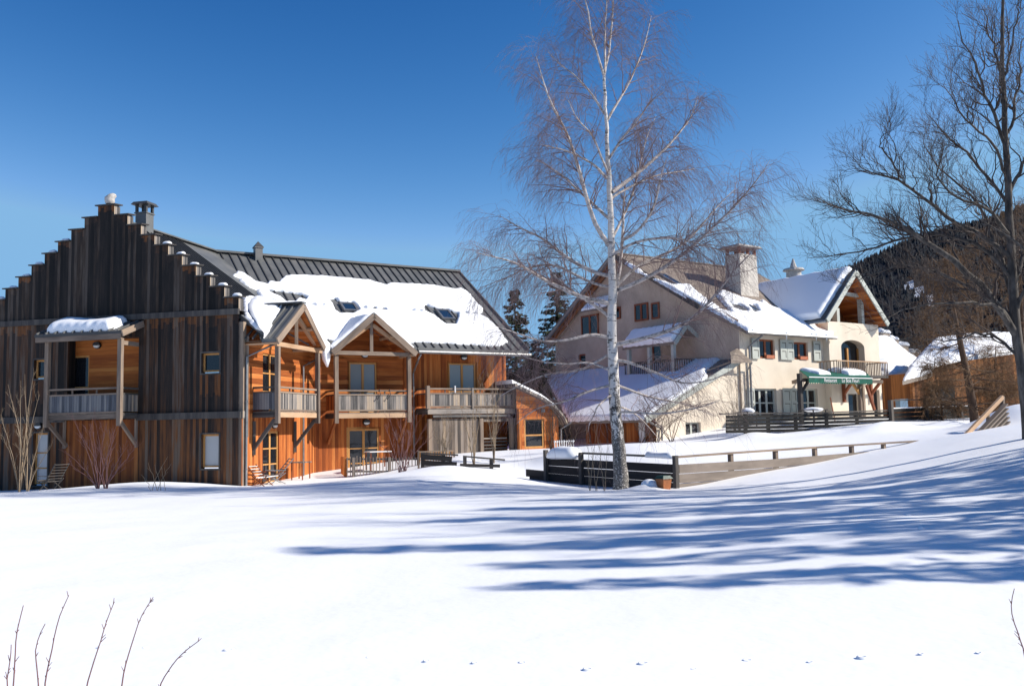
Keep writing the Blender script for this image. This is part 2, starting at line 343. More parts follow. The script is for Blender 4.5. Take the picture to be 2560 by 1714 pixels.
# ---------------------------------------------------------------- terrain
GP = [(1280, 1714, 6.04), (0, 1714, 6.2), (2560, 1714, 5.9), (-300, 1500, 9.3), (2900, 1480, 8.5), (1280, 1520, 8.7), (300, 1500, 9.4), (2300, 1480, 8.8),
      (600, 1400, 12.5), (1600, 1380, 12.2), (2500, 1340, 11.5), (300, 1300, 18.5), (900, 1290, 18.5), (1600, 1280, 17.5), (2200, 1250, 17), (2560, 1240, 16),
      (100, 1252, 25), (700, 1240, 25), (1250, 1235, 24), (1560, 1226, 26.5), (0, 1235, 33), (-300, 1240, 33), (130, 1224, 33.5), (300, 1207, 33.5), (400, 1203, 33.5), (500, 1210, 33.5), (604, 1216, 33.6),
      (640, 1216, 35), (730, 1207, 36.5), (900, 1203, 36.5), (1050, 1183, 36), (1130, 1165, 35), (1200, 1178, 32), (1300, 1203, 30), (1380, 1214, 28.8), (1318, 1195, 34.6), (1365, 1202, 33.1), (1450, 1211, 31.4), (1560, 1219, 29.6), (1690, 1222, 27.6), (1830, 1196, 29), (1930, 1178, 30), (2000, 1166, 30.8), (2100, 1146, 32), (2200, 1126, 33.2), (2290, 1108, 34.4),
      (2100, 1200, 24), (2350, 1160, 23), (2560, 1130, 22), (2430, 1092, 29), (2560, 1073, 28), (2700, 1050, 29), (2350, 1095, 33.5), (2950, 1000, 32), (3000, 1120, 18),
      (1150, 1138, 40), (1250, 1140, 38.5), (1330, 1150, 37), (1450, 1132, 37), (1600, 1120, 36), (1750, 1122, 36), (1900, 1108, 38), (2100, 1090, 40), (2250, 1082, 39), (2390, 1070, 40),
      (1450, 1120, 43), (1640, 1108, 45), (1750, 1094, 45), (1850, 1076, 46), (2000, 1074, 45.2), (2150, 1071, 43), (2240, 1066, 44), (2320, 1062, 45), (2430, 1056, 46),
      (1900, 1052, 52), (2150, 1047, 54), (2450, 1040, 60), (2700, 1030, 55), (1420, 1108, 56), (1200, 1115, 58), (700, 1160, 60), (0, 1190, 60), (-700, 1240, 45), (-900, 1240, 20)]
_g = np.array([at(*g) for g in GP]); _S = 10.
def _tps(d2): return np.where(d2 > 1e-12, d2 * np.log(d2 + 1e-12), 0.) * .5
_X = _g[:, :2] / _S; _n = len(_X); _K = _tps(((_X[:, None] - _X[None]) ** 2).sum(-1)) + np.eye(_n) * .004
_Pm = np.hstack([np.ones((_n, 1)), _X]); _A = np.block([[_K, _Pm], [_Pm.T, np.zeros((3, 3))]]); _w = np.linalg.solve(_A, np.concatenate([_g[:, 2], np.zeros(3)]))
BUMPS = []   # X, Y, height, sx, sy, angle
def bump_px(x, y, Y, h, sx, sy, ang=0):
    p = at(x, y, Y); BUMPS.append((p[0], p[1], h, sx, sy, R(ang)))
def gz(X, Y):
    X = np.asarray(X, float); Y = np.asarray(Y, float); sh = X.shape; x = X.ravel(); y = Y.ravel(); out = np.zeros(len(x))
    for i in range(0, len(x), 20000):
        q = np.stack([x[i:i + 20000], y[i:i + 20000]], -1) / _S; q = np.clip(q, [-3.2, .2], [4., 6.4])
        out[i:i + 20000] = _tps(((q[:, None] - _X[None]) ** 2).sum(-1)) @ _w[:_n] + _w[_n] + q @ _w[_n + 1:]
    for bx, by, h, sx, sy, a in BUMPS:
        dx, dy = x - bx, y - by; u = dx * math.cos(a) + dy * math.sin(a); v = -dx * math.sin(a) + dy * math.cos(a); out += h * np.exp(-(u / sx) ** 2 - (v / sy) ** 2)
    r = np.maximum(np.maximum(np.abs(x) - 45, 0), np.maximum(y - 75, -y - 12)); r = np.maximum(r, 0); t = np.clip(r / 120, 0, 1); t = t * t * (3 - 2 * t)
    out = out * (1 - t) + 2.0 * t
    return out.reshape(sh)
def gz1(x, y): return float(gz(np.array([x]), np.array([y]))[0])
def ground_at(x, y, Ymin=4., Ymax=70.):
    """world point where the view through a photo pixel meets the snow"""
    Ys = np.linspace(Ymin, Ymax, 900); d = ray(x, y); P = CAM + d * (Ys / d[1])[:, None]; h = P[:, 2] - gz(P[:, 0], P[:, 1])
    k = np.argmax(h < 0) if (h < 0).any() else len(h) - 1
    return P[k]
# snow banks in front of the terrace and along the lodge
bump_px(1135, 1140, 37.5, .30, 1.1, .8); bump_px(1120, 1178, 33.5, .12, 1.6, .8)
bump_px(1880, 1080, 42, .22, 1.0, .7); bump_px(2040, 1075, 42.5, .1, 2.2, .9, 20); bump_px(2215, 1080, 41, .4, 1.8, .7, 25); bump_px(2100, 1080, 41, .12, 1.6, .5, 25)
bump_px(1390, 1140, 36.5, .3, .9, .6); bump_px(1650, 1130, 33., .15, 1.0, .5); bump_px(2370, 1055, 43, .25, 1.2, .8)
bump_px(2545, 1030, 38, .75, 1.6, 1.6); bump_px(1610, 1205, 27.0, .16, .5, .35)
def axis(lo, hi, step, far):
    a = list(np.arange(lo, hi + 1e-6, step)); s = step; v = hi; 
    while v < far: s *= 1.35; v += s; a.append(v)
    s = step; v = lo; pre = []
    while v > -far: s *= 1.35; v -= s; pre.append(v)
    return np.array(pre[::-1] + a)
_x = axis(-22, 24, .2, 900); _y = axis(3, 56, .2, 900); gx, gy = np.meshgrid(_x, _y); zz = gz(gx, gy)
zz += .025 * vnoise(gx, gy, 1.1, 5) + .012 * vnoise(gx, gy, 3.2, 9) * np.exp(-np.abs(gy - 20) / 25)
nr, nc = gx.shape; idx = np.arange(nr * nc).reshape(nr, nc)
ground = raw_mesh('snow_ground', np.stack([gx, gy, zz], -1).reshape(-1, 3), np.stack([idx[:-1, :-1], idx[:-1, 1:], idx[1:, 1:], idx[1:, :-1]], -1).reshape(-1, 4), MT['snow_ground'], None, None, True, origin=(0, 0, 0))
ground['kind'] = 'structure'
# ---------------------------------------------------------------- joinery helpers
def window(parent, name, fr, u0, u1, z0, z1, v, fw=.075, leaves=1, rails=(), fm='frame', pm='glass', dep=.07, casing=0.):
    b = MB(); e = fw
    b.box(fr, u0, u0 + e, v, v + dep, z0, z1); b.box(fr, u1 - e, u1, v, v + dep, z0, z1)
    b.box(fr, u0 + e, u1 - e, v + .002, v + dep, z1 - e, z1); b.box(fr, u0 + e, u1 - e, v + .002, v + dep, z0, z0 + e)
    w = (u1 - u0 - 2 * e) / leaves
    for k in range(1, leaves):
        c = u0 + e + w * k; b.box(fr, c - e * .75, c + e * .75, v + .004, v + dep, z0 + e, z1 - e)
    for t in rails:
        c = z0 + e + (z1 - z0 - 2 * e) * t
        for k in range(leaves): b.box(fr, u0 + e + w * k + (e * .75 if k else 0), u0 + e + w * (k + 1) - (e * .75 if k < leaves - 1 else 0), v + .012, v + dep, c - e * .35, c + e * .35)
    if casing:
        g = casing; b.box(fr, u0 - g, u0 - .001, v - .03, v + .05, z0, z1 + g); b.box(fr, u1 + .001, u1 + g, v - .03, v + .05, z0, z1 + g); b.box(fr, u0 - .001, u1 + .001, v - .03, v + .05, z1 + .001, z1 + g)
    o = b.build(name, MT[fm], parent)
    p = MB()
    for k in range(leaves):
        a, c = u0 + e * .8 + w * k, u0 + e * 1.2 + w * (k + 1); vv = v + dep * .55 + .004 * k
        p.face([fr.P(a, vv, z0 + e * .6), fr.P(c, vv, z0 + e * .6), fr.P(c, vv, z1 - e * .6), fr.P(a, vv, z1 - e * .6)])
    if pm: p.build('pane', MT[pm], o)
    return o
def halfdisc(fr, u, v, z, r, up, n=8, sq=1.):
    return [fr.P(u + r * math.cos(math.pi * k / n), v, z + (r * sq * math.sin(math.pi * k / n)) * (1 if up else -1)) for k in range(n + 1)]
def lamp(parent, fr, u, z, v=0., r=.17):
    b = MB(); b.prism(halfdisc(fr, u, v - .002, z, r, True, sq=.8), fr.v * -.12); b.prism(halfdisc(fr, u, v - .002, z - .001, r * 1.0, False, sq=.85), fr.v * -.05)
    o = b.build('wall_lamp', MT['black'], parent)
    b = MB(); b.prism(halfdisc(fr, u, v - .055, z - .01, r * .8, False, sq=.72), fr.v * -.06); b.build('lamp_shade', MT['lamp_glass'], o)
    return o
def pipe(parent, pts, r=.045, name='downpipe', mat='zinc'):
    b = MB(); b.tube(pts, r, 8)
    for k in range(len(pts) - 1):
        a, c = np.array(pts[k]), np.array(pts[k + 1]); L = np.linalg.norm(c - a)
        if L > 1.2:
            for t in (.3, .75): q = a + (c - a) * t; b.tube([q - (c - a) / L * .03, q + (c - a) / L * .03], r * 1.3, 8)
    return b.build(name, MT[mat], parent, False)
# ================================================================ WOODEN LODGE
G0 = at(604, 1215, 35); A = Fr(G0, -13.54); AC = swap(A)      # A: gable wall, AC: side wall (plane u=0), runs along v
lodge = thing('wooden_lodge', 'timber lodge with dark stepped gable, orange larch walls and snowy grey metal roof', 'lodge', (G0[0] - 3, G0[1] + 4, G0[2] - .4))
zU, zL = A.px(590, 784.4)[1], A.px(590, 1033)[1]
uT0, uT1 = A.px(245.3, 515)[0], A.px(286, 513.7)[0]; zT = (A.px(245.3, 515)[1] + A.px(286, 513.7)[1]) / 2
uR, zR = A.px(597, 743); du, dz = (uR - uT1) / 9, (zT - zR) / 9; uap = (uT0 + uT1) / 2; uLe = uT0 - 9 * du - .0
zg = float(G0[2]) - .8
steps = [(uT0, uT1, zT)] + [(uT1 + k * du, uT1 + (k + 1) * du, zT - (k + 1) * dz) for k in range(9)] + [(uT0 - (k + 1) * du, uT0 - k * du, zT - (k + 1) * dz) for k in range(9)]
uR = uT1 + 9 * du; zh = zU + .14
# upper stepped wall
b = MB(); TH = .36
for a, c, z in steps:
    b.face([A.P(a, 0, zU), A.P(c, 0, zU), A.P(c, 0, z), A.P(a, 0, z)]); b.face([A.P(c, TH, zU), A.P(a, TH, zU), A.P(a, TH, z), A.P(c, TH, z)])
up = b.build('stepped_gable_wall', MT['gable_up'], lodge)
b = MB()
for a, c, z in steps:
    zi = z - dz - .05
    if a >= uT0: b.face([A.P(c, 0, zi), A.P(c, TH, zi), A.P(c, TH, z), A.P(c, 0, z)])
    if c <= uT1: b.pc += 1; b.face([A.P(a, TH, zi), A.P(a, 0, zi), A.P(a, 0, z), A.P(a, TH, z)])
    b.pc += 1
b.build('step_side', MT['silver'], up, split=True)
for n, (a, c, z) in enumerate(steps):
    b = MB(); e0 = .09; aa, cc = (a - e0, c + e0) if n == 0 else ((a, c + e0) if a >= uT1 - .01 else (a - e0, c))
    p = [A.P(aa, -e0, z + .0), A.P(cc, -e0, z + .0), A.P(cc, TH + .05, z + .05), A.P(aa, TH + .05, z + .05)]
    b.hexa(p + [q + [0, 0, .05] for q in p]); cap = b.build('cap_board', MT['beam_dark'], up)
    if n and (n < 10 and n > 3 or n > 11):
        r = np.random.default_rng(n); L = cc - aa; mound('snow_cap', [A.P(aa + L * (.3 if n < 10 else .12), TH * .62, z + .08), A.P(cc - L * (.12 if n < 10 else .3), TH * .62, z + .07)], r.uniform(.09, .15), cap, seed=n, flat=1.)
# boards that stayed brown where caps and beams shelter them
def sheltered(a, c, z, lo, hi, seed, parent, mat='gable_low'):
    r = np.random.default_rng(seed); b = MB(); k = a
    while k < c - .03: e = min(k + .13, c); L = r.uniform(lo, hi); b.box(A, k, e, -.006 - .002 * r.random(), -.001, z - L, z); k = e
    b.build('sheltered_boards', MT[mat], parent)
for n, (a, c, z) in enumerate(steps): sheltered(a + .01, c - .01, z - .005, .06, .3, n, up, 'gable_mid' if n % 3 else 'gable_low')
# stone on the topmost step
V = []; Fc = []; r = np.random.default_rng(3); c0 = A.P(uap + .05, .15, zT + .1)
for i in range(7):
    for j in range(8):
        t = 2 * math.pi * j / 8; w = [.17, .2, .19, .2, .17, .12, .03][i] * r.uniform(.85, 1.15); V.append(c0 + [w * math.cos(t) + .04 * i * (i > 3) * .5, w * math.sin(t), [0, .08, .17, .26, .34, .4, .44][i]])
for i in range(6):
    for j in range(8): Fc.append((i * 8 + j, i * 8 + (j + 1) % 8, (i + 1) * 8 + (j + 1) % 8, (i + 1) * 8 + j))
Fc.append(tuple(48 + j for j in range(8))); raw_mesh('finial_stone', V, Fc, MT['stone'], lodge, None, True)
# middle and lower storeys with openings
def hpx(fr, x0, y0, x1, y1, v=0., d=.25):
    a = fr.px(x0, (y0 + y1) / 2, v)[0]; c = fr.px(x1, (y0 + y1) / 2, v)[0]; xm = (x0 + x1) / 2
    return [a, c, fr.px(xm, y1, v)[1], fr.px(xm, y0, v)[1], d]
w1 = hpx(A, 504, 882, 549, 933); w2 = hpx(A, 503, 1085, 547.5, 1172); w0 = hpx(A, 85, 899, 113, 948); d0 = hpx(A, 82, 1082, 119, 1214)
rec = hpx(A, 168, 846, 346, 1034, d=.45)
b = MB(); b.wall(A, uLe, uR, zL + .06, zU, [w1, w0, rec]); b.build('upper_gable_wall', MT['gable_mid'], lodge)
b = MB(); b.wall(A, uLe, uR, zg, zL + .06, [w2, d0]); b.build('lower_gable_wall', MT['gable_low'], lodge)
lo = hpx(A, 160, 1048, 345, 1230)
b = MB(); b.box(A, lo[0], lo[1], -.018, .02, zg, zL - .12); b.build('sheltered_boarding', MT['red_v'], lodge)
sheltered(uLe, w0[0] - .1, zU - .02, .1, .5, 50, lodge); sheltered(rec[1] + .3, uR - .02, zU - .02, .1, .45, 51, lodge)
for h in (w1, w2, w0): sheltered(h[0] - .05, h[1] + .05, h[2] - .05, .5, .95, int(h[0] * 9) % 60, lodge)
b = MB(); b.box(A, uLe - .02, uR + .02, -.1, .03, zU - .02, zU + .2); b.build('band_beam', MT['beam_dark'], lodge, split=True)
b = MB(); b.box(A, uLe - .02, rec[0], -.12, .03, zL - .17, zL + .08); b.box(A, rec[1], uR + .14, -.12, .03, zL - .17, zL + .08); b.build('band_beam', MT['beam_dark'], lodge, split=True)
b = MB(); b.wall(A, rec[0], rec[1], rec[2], rec[3], [hpx(A, 176, 889, 222, 1030, .45, .1)], v=.449); b.build('recess_wall', MT['red_h'], lodge)
h = hpx(A, 176, 889, 222, 1034, .45); window(lodge, 'balcony_door', A, h[0], h[1], h[2], h[3], .5, leaves=1, rails=(.45,), casing=.1)
for h, rl in ((w1, ()), (w2, ()), (w0, ()), (d0, (.62, .3))):
    o = window(lodge, 'door' if h is d0 else 'window', A, h[0], h[1], h[2] + .06, h[3], .13, fw=.07, rails=rl, pm='glass_snow' if h in (w2, d0) else 'glass')
    b = MB(); b.box(A, h[0] - .07, h[1] + .07, -.012, .1, h[2] - .04, h[2] + .02); b.box(A, h[0] - .06, h[0], -.03, .02, h[2] + .02, h[3] + .05); b.box(A, h[1], h[1] + .06, -.03, .02, h[2] + .02, h[3] + .05); b.box(A, h[0], h[1], -.03, .02, h[3], h[3] + .06)
    b.build('surround', MT['beam_dark'], o)
lamp(lodge, A, *A.px(245, 863, .45), v=.445); lamp(lodge, A, *A.px(98, 1064), v=0.)
# corner post
b = MB(); b.bar(A.P(uR + .05, .16, zg), A.P(uR + .05, .16, zL - .18), .22, .24, up=A.u); b.bar(A.P(uR + .05, .16, zL - .18), A.P(uR + .05, .16, zU - .3), .22, .24, up=A.u); b.build('corner_post', MT['beam'], lodge)
b = MB(); b.box(A, uR - .06, uR + .2, .0, .4, zL - .18, zL + .09); b.build('beam_end', MT['silver'], lodge)
# ---- wing roof / main roof geometry
vJ, zJ = A.atu(537, 629.5, uap); J = A.P(uap, vJ, zJ); B = Fr(J, 32.36); BW = swap(B)
uE = B.px(1146, 680)[0]; vE, zE = B.atu(1319, 877, uE); EAVE_W = 1.3; vW = vE + EAVE_W          # vE eave line, vW main wall plane
slope = (zJ - zE) / (-vE); uWE = (zJ - zE) / slope + uap
tK = ((B.o - A.o) @ B.v + vW) / (A.v @ B.v); K = A.P(0, tK, 0)                                   # inner corner of the walls
q = np.array([A.P(uWE, 0, 0) @ B.v]); tKe = ((B.o - A.P(uWE, 0, 0)) @ B.v + vE) / (A.v @ B.v); Ke = A.P(uWE, tKe, zE)
uK = B.loc(K)[0]; uKe = B.loc(Ke)[0]
plW = Pl(J, A.v, A.P(uWE, 0, zE) - A.P(uap, 0, zJ)); plM = Pl(J, B.u, B.P(0, vE, zE) - B.P(0, 0, zJ))
def zmain(v): return zJ + v * slope
# porch roofs (needed first: they cut notches in the big roofs)
sd = Fr((0, 0), 0); sd.o = A.o.copy(); sd.u = A.v.copy(); sd.v = -A.u.copy()     # side wall frame: u along depth, v into building
p1_, p2 = 1.02, 1.15; g1 = lambda x, y: sd.px(x, y, -p1_ - .35); g2 = lambda x, y: B.px(x, y, vW - p2 - .4)
ua, za = g1(758.6, 759); uL, zLe = g1(692, 842); uRr, zRe = g1(810, 862); vb1 = (za - zE) / slope - uWE
ua2, za2 = g2(935, 783); uL2, zL2 = g2(831, 874); uR2, zR2 = g2(1041, 878); vm2 = (za2 - zJ) / slope
nW = [A.P(uWE, uL + .3, zE), A.P(-vb1 + .05, ua, za - .04), A.P(uWE, min(uRr - .3, tKe - .15), zE)]; nM = [B.P(max(uL2 + .3, uKe + .1), vE, zE), B.P(ua2, vm2 - .05, za2 - .04), B.P(uR2 - .3, vE, zE)]
def notch(n, k0, k1, k2, c, p):
    if not k0 < c < k2: return p
    return n[0] + (n[1] - n[0]) * ((c - k0) / (k1 - k0)) if c < k1 else n[1] + (n[2] - n[1]) * ((c - k1) / (k2 - k1))
rf = MB(); T = np.array([0, 0, -.16])
rf.prism([A.P(uap, TH, zJ), A.P(uWE, TH, zE)] + nW + [Ke, J], T); rf.prism([A.P(uap, TH, zJ), J, A.P(uap, vJ + 6, zJ), A.P(uap - (uWE - uap), vJ + 6, zE), A.P(uap - (uWE - uap), TH, zE)], T)
wroof = rf.build('wing_roof', MT['metal_roof'], lodge)
rf = MB(); rf.prism([J, Ke] + nM + [B.P(uE, vE, zE), B.P(uE, 0, zJ)], T); rf.prism([J, B.P(uE, 0, zJ), B.P(uE, -vE, zE), B.P(-3, -vE, zE)], T)
mroof = rf.build('main_roof', MT['metal_roof'], lodge)
sm = MB(); k = 0; v = TH + .35
while v < tKe - .1:
    if v < vJ: p0 = A.P(uap + .12, v, zJ - .12 * slope)
    else: t = (v - vJ) / (tKe - vJ); p0 = J + (Ke - J) * t
    if True:
        if v > vJ: pass
        p1 = notch(nW, uL + .3, ua, min(uRr - .3, tKe - .15), v, A.P(uWE, v, zE)); sm.bar(p0 + [0, 0, .02], p1 + [0, 0, .02], .045, .07)
    v += .3
v = max(vJ, tKe)
sm.build('seam', MT['metal_seam'], wroof, split=True)
sm = MB(); u = .25
while u < uE - .1:
    if u < uKe: p1 = J + (Ke - J) * (u / uKe)
    else: p1 = notch(nM, max(uL2 + .3, uKe + .1), ua2, uR2 - .3, u, B.P(u, vE, zE))
    sm.bar(B.P(u, -.1, zJ - .1 * slope) + [0, 0, .02], p1 + [0, 0, .02], .05, .075); u += .425
sm.build('seam', MT['metal_seam'], mroof, split=True)
b = MB(); b.bar(A.P(uap, TH, zJ + .03), J + [0, 0, .03], .42, .06); b.build('ridge_cap', MT['metal_roof'], wroof)
b = MB(); b.bar(J + [0, 0, .03], B.P(uE + .02, 0, zJ + .03), .46, .1); b.build('ridge_cap', MT['metal_roof'], mroof)
b = MB(); b.bar(B.P(uE + .03, .05, zJ + .0), B.P(uE + .03, vE - .04, zE + .0), .06, .24); b.build('bargeboard', MT['metal_roof'], mroof)
b = MB(); b.bar(A.P(uap + (uWE - uap) * .96, TH + .42, zE + .2), A.P(uWE + .02, TH + .42, zE - .07), .06, .3); b.bar(A.P(uWE, TH + .42, zE - .12), A.P(uWE, 1.25, zE - .12), .05, .12); b.build('bargeboard', MT['metal_roof'], wroof)
b = MB(); uG = B.px(1044, 872, vE)[0]; b.box(B, uG, uE + .0, vE - .03, vE + .03, zE - .2, zE - .0); b.build('fascia', MT['metal_roof'], mroof)
gu = MB(); gu.tube([B.P(uG, vE - .09, zE - .2), B.P(uE + .12, vE - .09, zE - .2)], .085, 10); gu.build('gutter', MT['zinc'], lodge)
gu = MB(); gu.tube([A.P(uWE + .09, TH + .35, zE - .13), A.P(uWE + .09, 1.3, zE - .13)], .08, 10); gu.build('gutter', MT['zinc'], lodge)
# chimneys, flue
def flue(parent, c, w, h, cap, open_=True):
    f = Fr(c, -13.54 if open_ else 32.36); z = c[2]; b = MB(); b.box(f, -w / 2, w / 2, -w / 2, w / 2, z - .5, z + h); b.box(f, -w / 2 - .04, w / 2 + .04, -w / 2 - .04, w / 2 + .04, z + h, z + h + .05)
    o = b.build('chimney', MT['metal_roof'], parent); b = MB()
    if open_:
        for sx in (-1, 1):
            for sy in (-1, 1): b.box(f, sx * w * .42 - .05, sx * w * .42 + .05, sy * w * .42 - .05, sy * w * .42 + .05, z + h + .05, z + h + .38)
        b.box(f, -w * .15, w * .15, -w * .15, w * .15, z + h + .05, z + h + .38); q = w * .78
        b.hexa([f.P(-q, -q, z + h + .38), f.P(q, -q, z + h + .38), f.P(q, q, z + h + .38), f.P(-q, q, z + h + .38), f.P(-q * .8, -q * .8, z + h + .5), f.P(q * .8, -q * .8, z + h + .5), f.P(q * .8, q * .8, z + h + .5), f.P(-q * .8, q * .8, z + h + .5)])
    else:
        q = w * .62; t = f.P(0, 0, z + h + .36); cs = [f.P(-q, -q, z + h + .06), f.P(q, -q, z + h + .06), f.P(q, q, z + h + .06), f.P(-q, q, z + h + .06)]
        for i in range(4): b.face([cs[i], cs[(i + 1) % 4], t])
        b.face(cs[::-1])
    b.build('chimney_cap', MT['metal_seam'], o); return o
vc, zc = A.atu(361, 572, uap + .05); flue(lodge, A.P(uap + .05, vc, zJ), .52, A.atu(361, 537, uap)[1] - zJ, True)
uc, zc_ = B.px(645, 652, -.35); flue(lodge, B.P(uc, -.35, zmain(-.35)), .36, B.px(645, 621, -.35)[1] - zmain(-.35), True, False)
# ---- walls of the main wing and of the side of the gable wing
def hs(x0, y0, x1, y1, d=.15): return hpx(sd, x0, y0, x1, y1, 0., d)
dl, du_ = hs(657, 1078, 697, 1206), hs(657, 885, 697, 1032)
b = MB(); b.wall(sd, .0, tK, zg, zL, [dl]); b.build('side_wall', MT['orange_v'], lodge)
zTop = zE + 1.3 * slope - .2; zTopS = zE + uWE * slope - .22
b = MB(); b.wall(sd, TH - .3, tK, zL, zTopS, [du_]); b.build('side_wall', MT['orange_h'], lodge)
for h in (dl, du_):
    window(lodge, 'balcony_door' if h is du_ else 'door', sd, h[0], h[1], h[2], h[3], .05, leaves=2, rails=(.35, .68), casing=.09)
uWR = B.px(1263, 950, vW)[0]
m1 = hpx(B, 873, 906, 942, 1032, vW, .12); m2 = hpx(B, 1122, 908, 1190, 1030, vW, .12); m3 = hpx(B, 871, 1072, 948, 1196, vW, .12)
uP = B.px(1012, 960, vW)[0]
b = MB(); b.wall(B, uK, uWR, zg + .2, zL, [m3], v=vW); b.build('main_wall', MT['orange_v'], lodge)
b = MB(); b.wall(B, uK, uP, zL, zTop, [m1], v=vW); b.build('main_wall', MT['orange_h'], lodge)
b = MB(); b.wall(B, uP, uWR, zL, zTop, [m2], v=vW); b.build('main_wall', MT['orange_v'], lodge)
b = MB(); b.face([B.P(uWR, vW, zg), B.P(uWR, -vW, zg), B.P(uWR, -vW, zTop), B.P(uWR, 0, zJ - .2), B.P(uWR, vW, zTop)]); b.build('end_wall', MT['orange_v'], lodge)
b = MB(); b.box(B, uWR - .12, uWR + .03, vW - .04, vW + .1, zg, zTop); b.box(B, uP - .07, uP + .07, vW - .04, vW + .02, zL, zTop); b.box(B, uK - .05, uK + .12, vW - .06, vW + .02, zg, zTop); b.build('corner_board', MT['orange_v'], lodge, split=True)
window(lodge, 'balcony_door', B, m1[0], m1[1], m1[2], m1[3], vW + .03, leaves=2, rails=(.42,), pm='glass_pale', casing=.08)
window(lodge, 'balcony_door', B, m2[0], m2[1], m2[2], m2[3], vW + .03, leaves=2, rails=(.42,), pm='glass_pale', casing=.08)
window(lodge, 'door', B, m3[0], m3[1], m3[2], m3[3], vW + .03, leaves=2, rails=(.3, .62), casing=.09)
lamp(lodge, B, *B.px(911, 887, vW), v=vW); lamp(lodge, B, *B.px(915, 1055, vW), v=vW); lamp(lodge, B, *B.px(1158.6, 893, vW), v=vW); lamp(lodge, sd, *sd.px(684, 1062), v=0)
pipe(lodge, [A.P(uWE + .09, .9, zE - .18), A.P(uWE + .05, .85, zE - .35), A.P(uR + .24, .2, zE - .85), A.P(uR + .24, .2, zg)])
a = sd.px(753, 915); pipe(lodge, [sd.P(a[0] + 1.3, -.5, a[1] + .55), sd.P(a[0], -.1, a[1]), sd.P(a[0], -.1, zg)])
a = B.px(1031, 932, vW); pipe(lodge, [B.P(uG + .15, vE - .05, zE - .3), B.P(uG + .1, vE + .1, zE - .5), B.P(a[0], vW - .09, a[1]), B.P(a[0], vW - .09, zg)])
# ---- balconies
def balcony(fr, pl_v, p, u0, u1, zr, zp1, zp0, zb1, zb0, parent, panel='silver', posts=(), ptop=None, pbot=None, beam='beam_warm', side=(True, True), sidepan='silver_dark', name='balcony'):
    """fr/pl_v wall plane; p projection; rail top zr; panel zp0..zp1; floor beam zb0..zb1"""
    v = pl_v - p; b = MB(); b.box(fr, u0, u1, v, pl_v - .002, zb1 - .0, zb1 + .05); o = b.build(name, MT['beam'], parent)
    b = MB(); b.bar(fr.P(u0, v + .04, (zb0 + zb1) / 2), fr.P(u1, v + .04, (zb0 + zb1) / 2), .12, zb1 - zb0); b.build('floor_beam', MT[beam], o, split=True)
    b = MB()
    for s_, uu in ((0, u0), (1, u1)):
        if side[s_]: b.bar(fr.P(uu, v + .1, (zb0 + zb1) / 2), fr.P(uu, pl_v, (zb0 + zb1) / 2), .12, zb1 - zb0)
    if b.V: b.build('floor_beam', MT['beam_dark'], o, split=True)
    b = MB(); b.box(fr, u0, u1, v - .0, v + .04, zp0, zp1); b.build('front_panel', MT[panel], o)
    b = MB(); b.bar(fr.P(u0, v + .02, zr - .04), fr.P(u1, v + .02, zr - .04), .1, .07); b.bar(fr.P(u0, v + .015, zp1 + .03), fr.P(u1, v + .015, zp1 + .03), .08, .06); b.bar(fr.P(u0, v + .015, zp0 - .02), fr.P(u1, v + .015, zp0 - .02), .08, .06)
    n = max(2, int((u1 - u0) / .9))
    for k in range(1, n): c = u0 + (u1 - u0) * k / n; b.bar(fr.P(c, v + .07, zb1), fr.P(c, v + .07, zr - .06), .06, .06)
    b.build('handrail', MT['beam'], o)
    for s_, uu in ((0, u0), (1, u1)):
        if side[s_]:
            b = MB(); b.box(fr, uu - .02, uu + .02, v + .06, pl_v - .002, zp0, zp1); b.build('side_panel', MT[sidepan], o)
            b = MB(); b.bar(fr.P(uu, v + .06, zr - .04), fr.P(uu, pl_v, zr - .04), .09, .07); b.bar(fr.P(uu, v + .06, zp1 + .03), fr.P(uu, pl_v, zp1 + .03), .07, .06); b.build('handrail', MT['beam_dark'], o)
    for uu in posts:
        b = MB(); b.bar(fr.P(uu, v - .02, pbot), fr.P(uu, v - .02, ptop), .16, .17, up=fr.u); b.build('post', MT['beam'], o)
    return o
def Z(fr, v, x, y): return fr.px(x, y, v)[1]
# gable balcony (shed roof)
p = 1.05; f = lambda x, y: A.px(x, y, -p)
u0, u1 = f(119, 950)[0], f(301, 950)[0]
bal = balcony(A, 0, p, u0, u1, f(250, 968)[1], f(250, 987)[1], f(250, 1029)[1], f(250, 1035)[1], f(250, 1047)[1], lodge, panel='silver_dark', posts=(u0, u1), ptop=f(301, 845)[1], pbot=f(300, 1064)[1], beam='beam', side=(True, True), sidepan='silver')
b = MB()
for uu in (u0, u1): b.bar(A.P(uu, -p + .05, f(300, 1060)[1] + .1), A.P(uu + (.1 if uu == u0 else 0), -.03, A.px(345, 1112)[1]), .1, .12); b.bar(A.P(uu, -.05, A.px(345, 1118)[1]), A.P(uu, -.05, zL - .1), .1, .12)
b.build('brace', MT['beam'], bal, split=True)
b = MB(); zr0 = f(200, 843)[1]; ur0, ur1 = A.px(86, 840, -p - .25)[0], A.px(304, 835, -p - .25)[0]; zw = A.px(352, 803)[1]; zf = A.px(303, 826, -p - .25)[1]
pf = [A.P(ur0, -p - .25, zf), A.P(ur1, -p - .25, zf), A.P(ur1, -.02, zw), A.P(ur0, -.02, zw)]; b.prism(pf, [0, 0, -.12]); sr = b.build('shed_roof', MT['metal_seam'], bal)
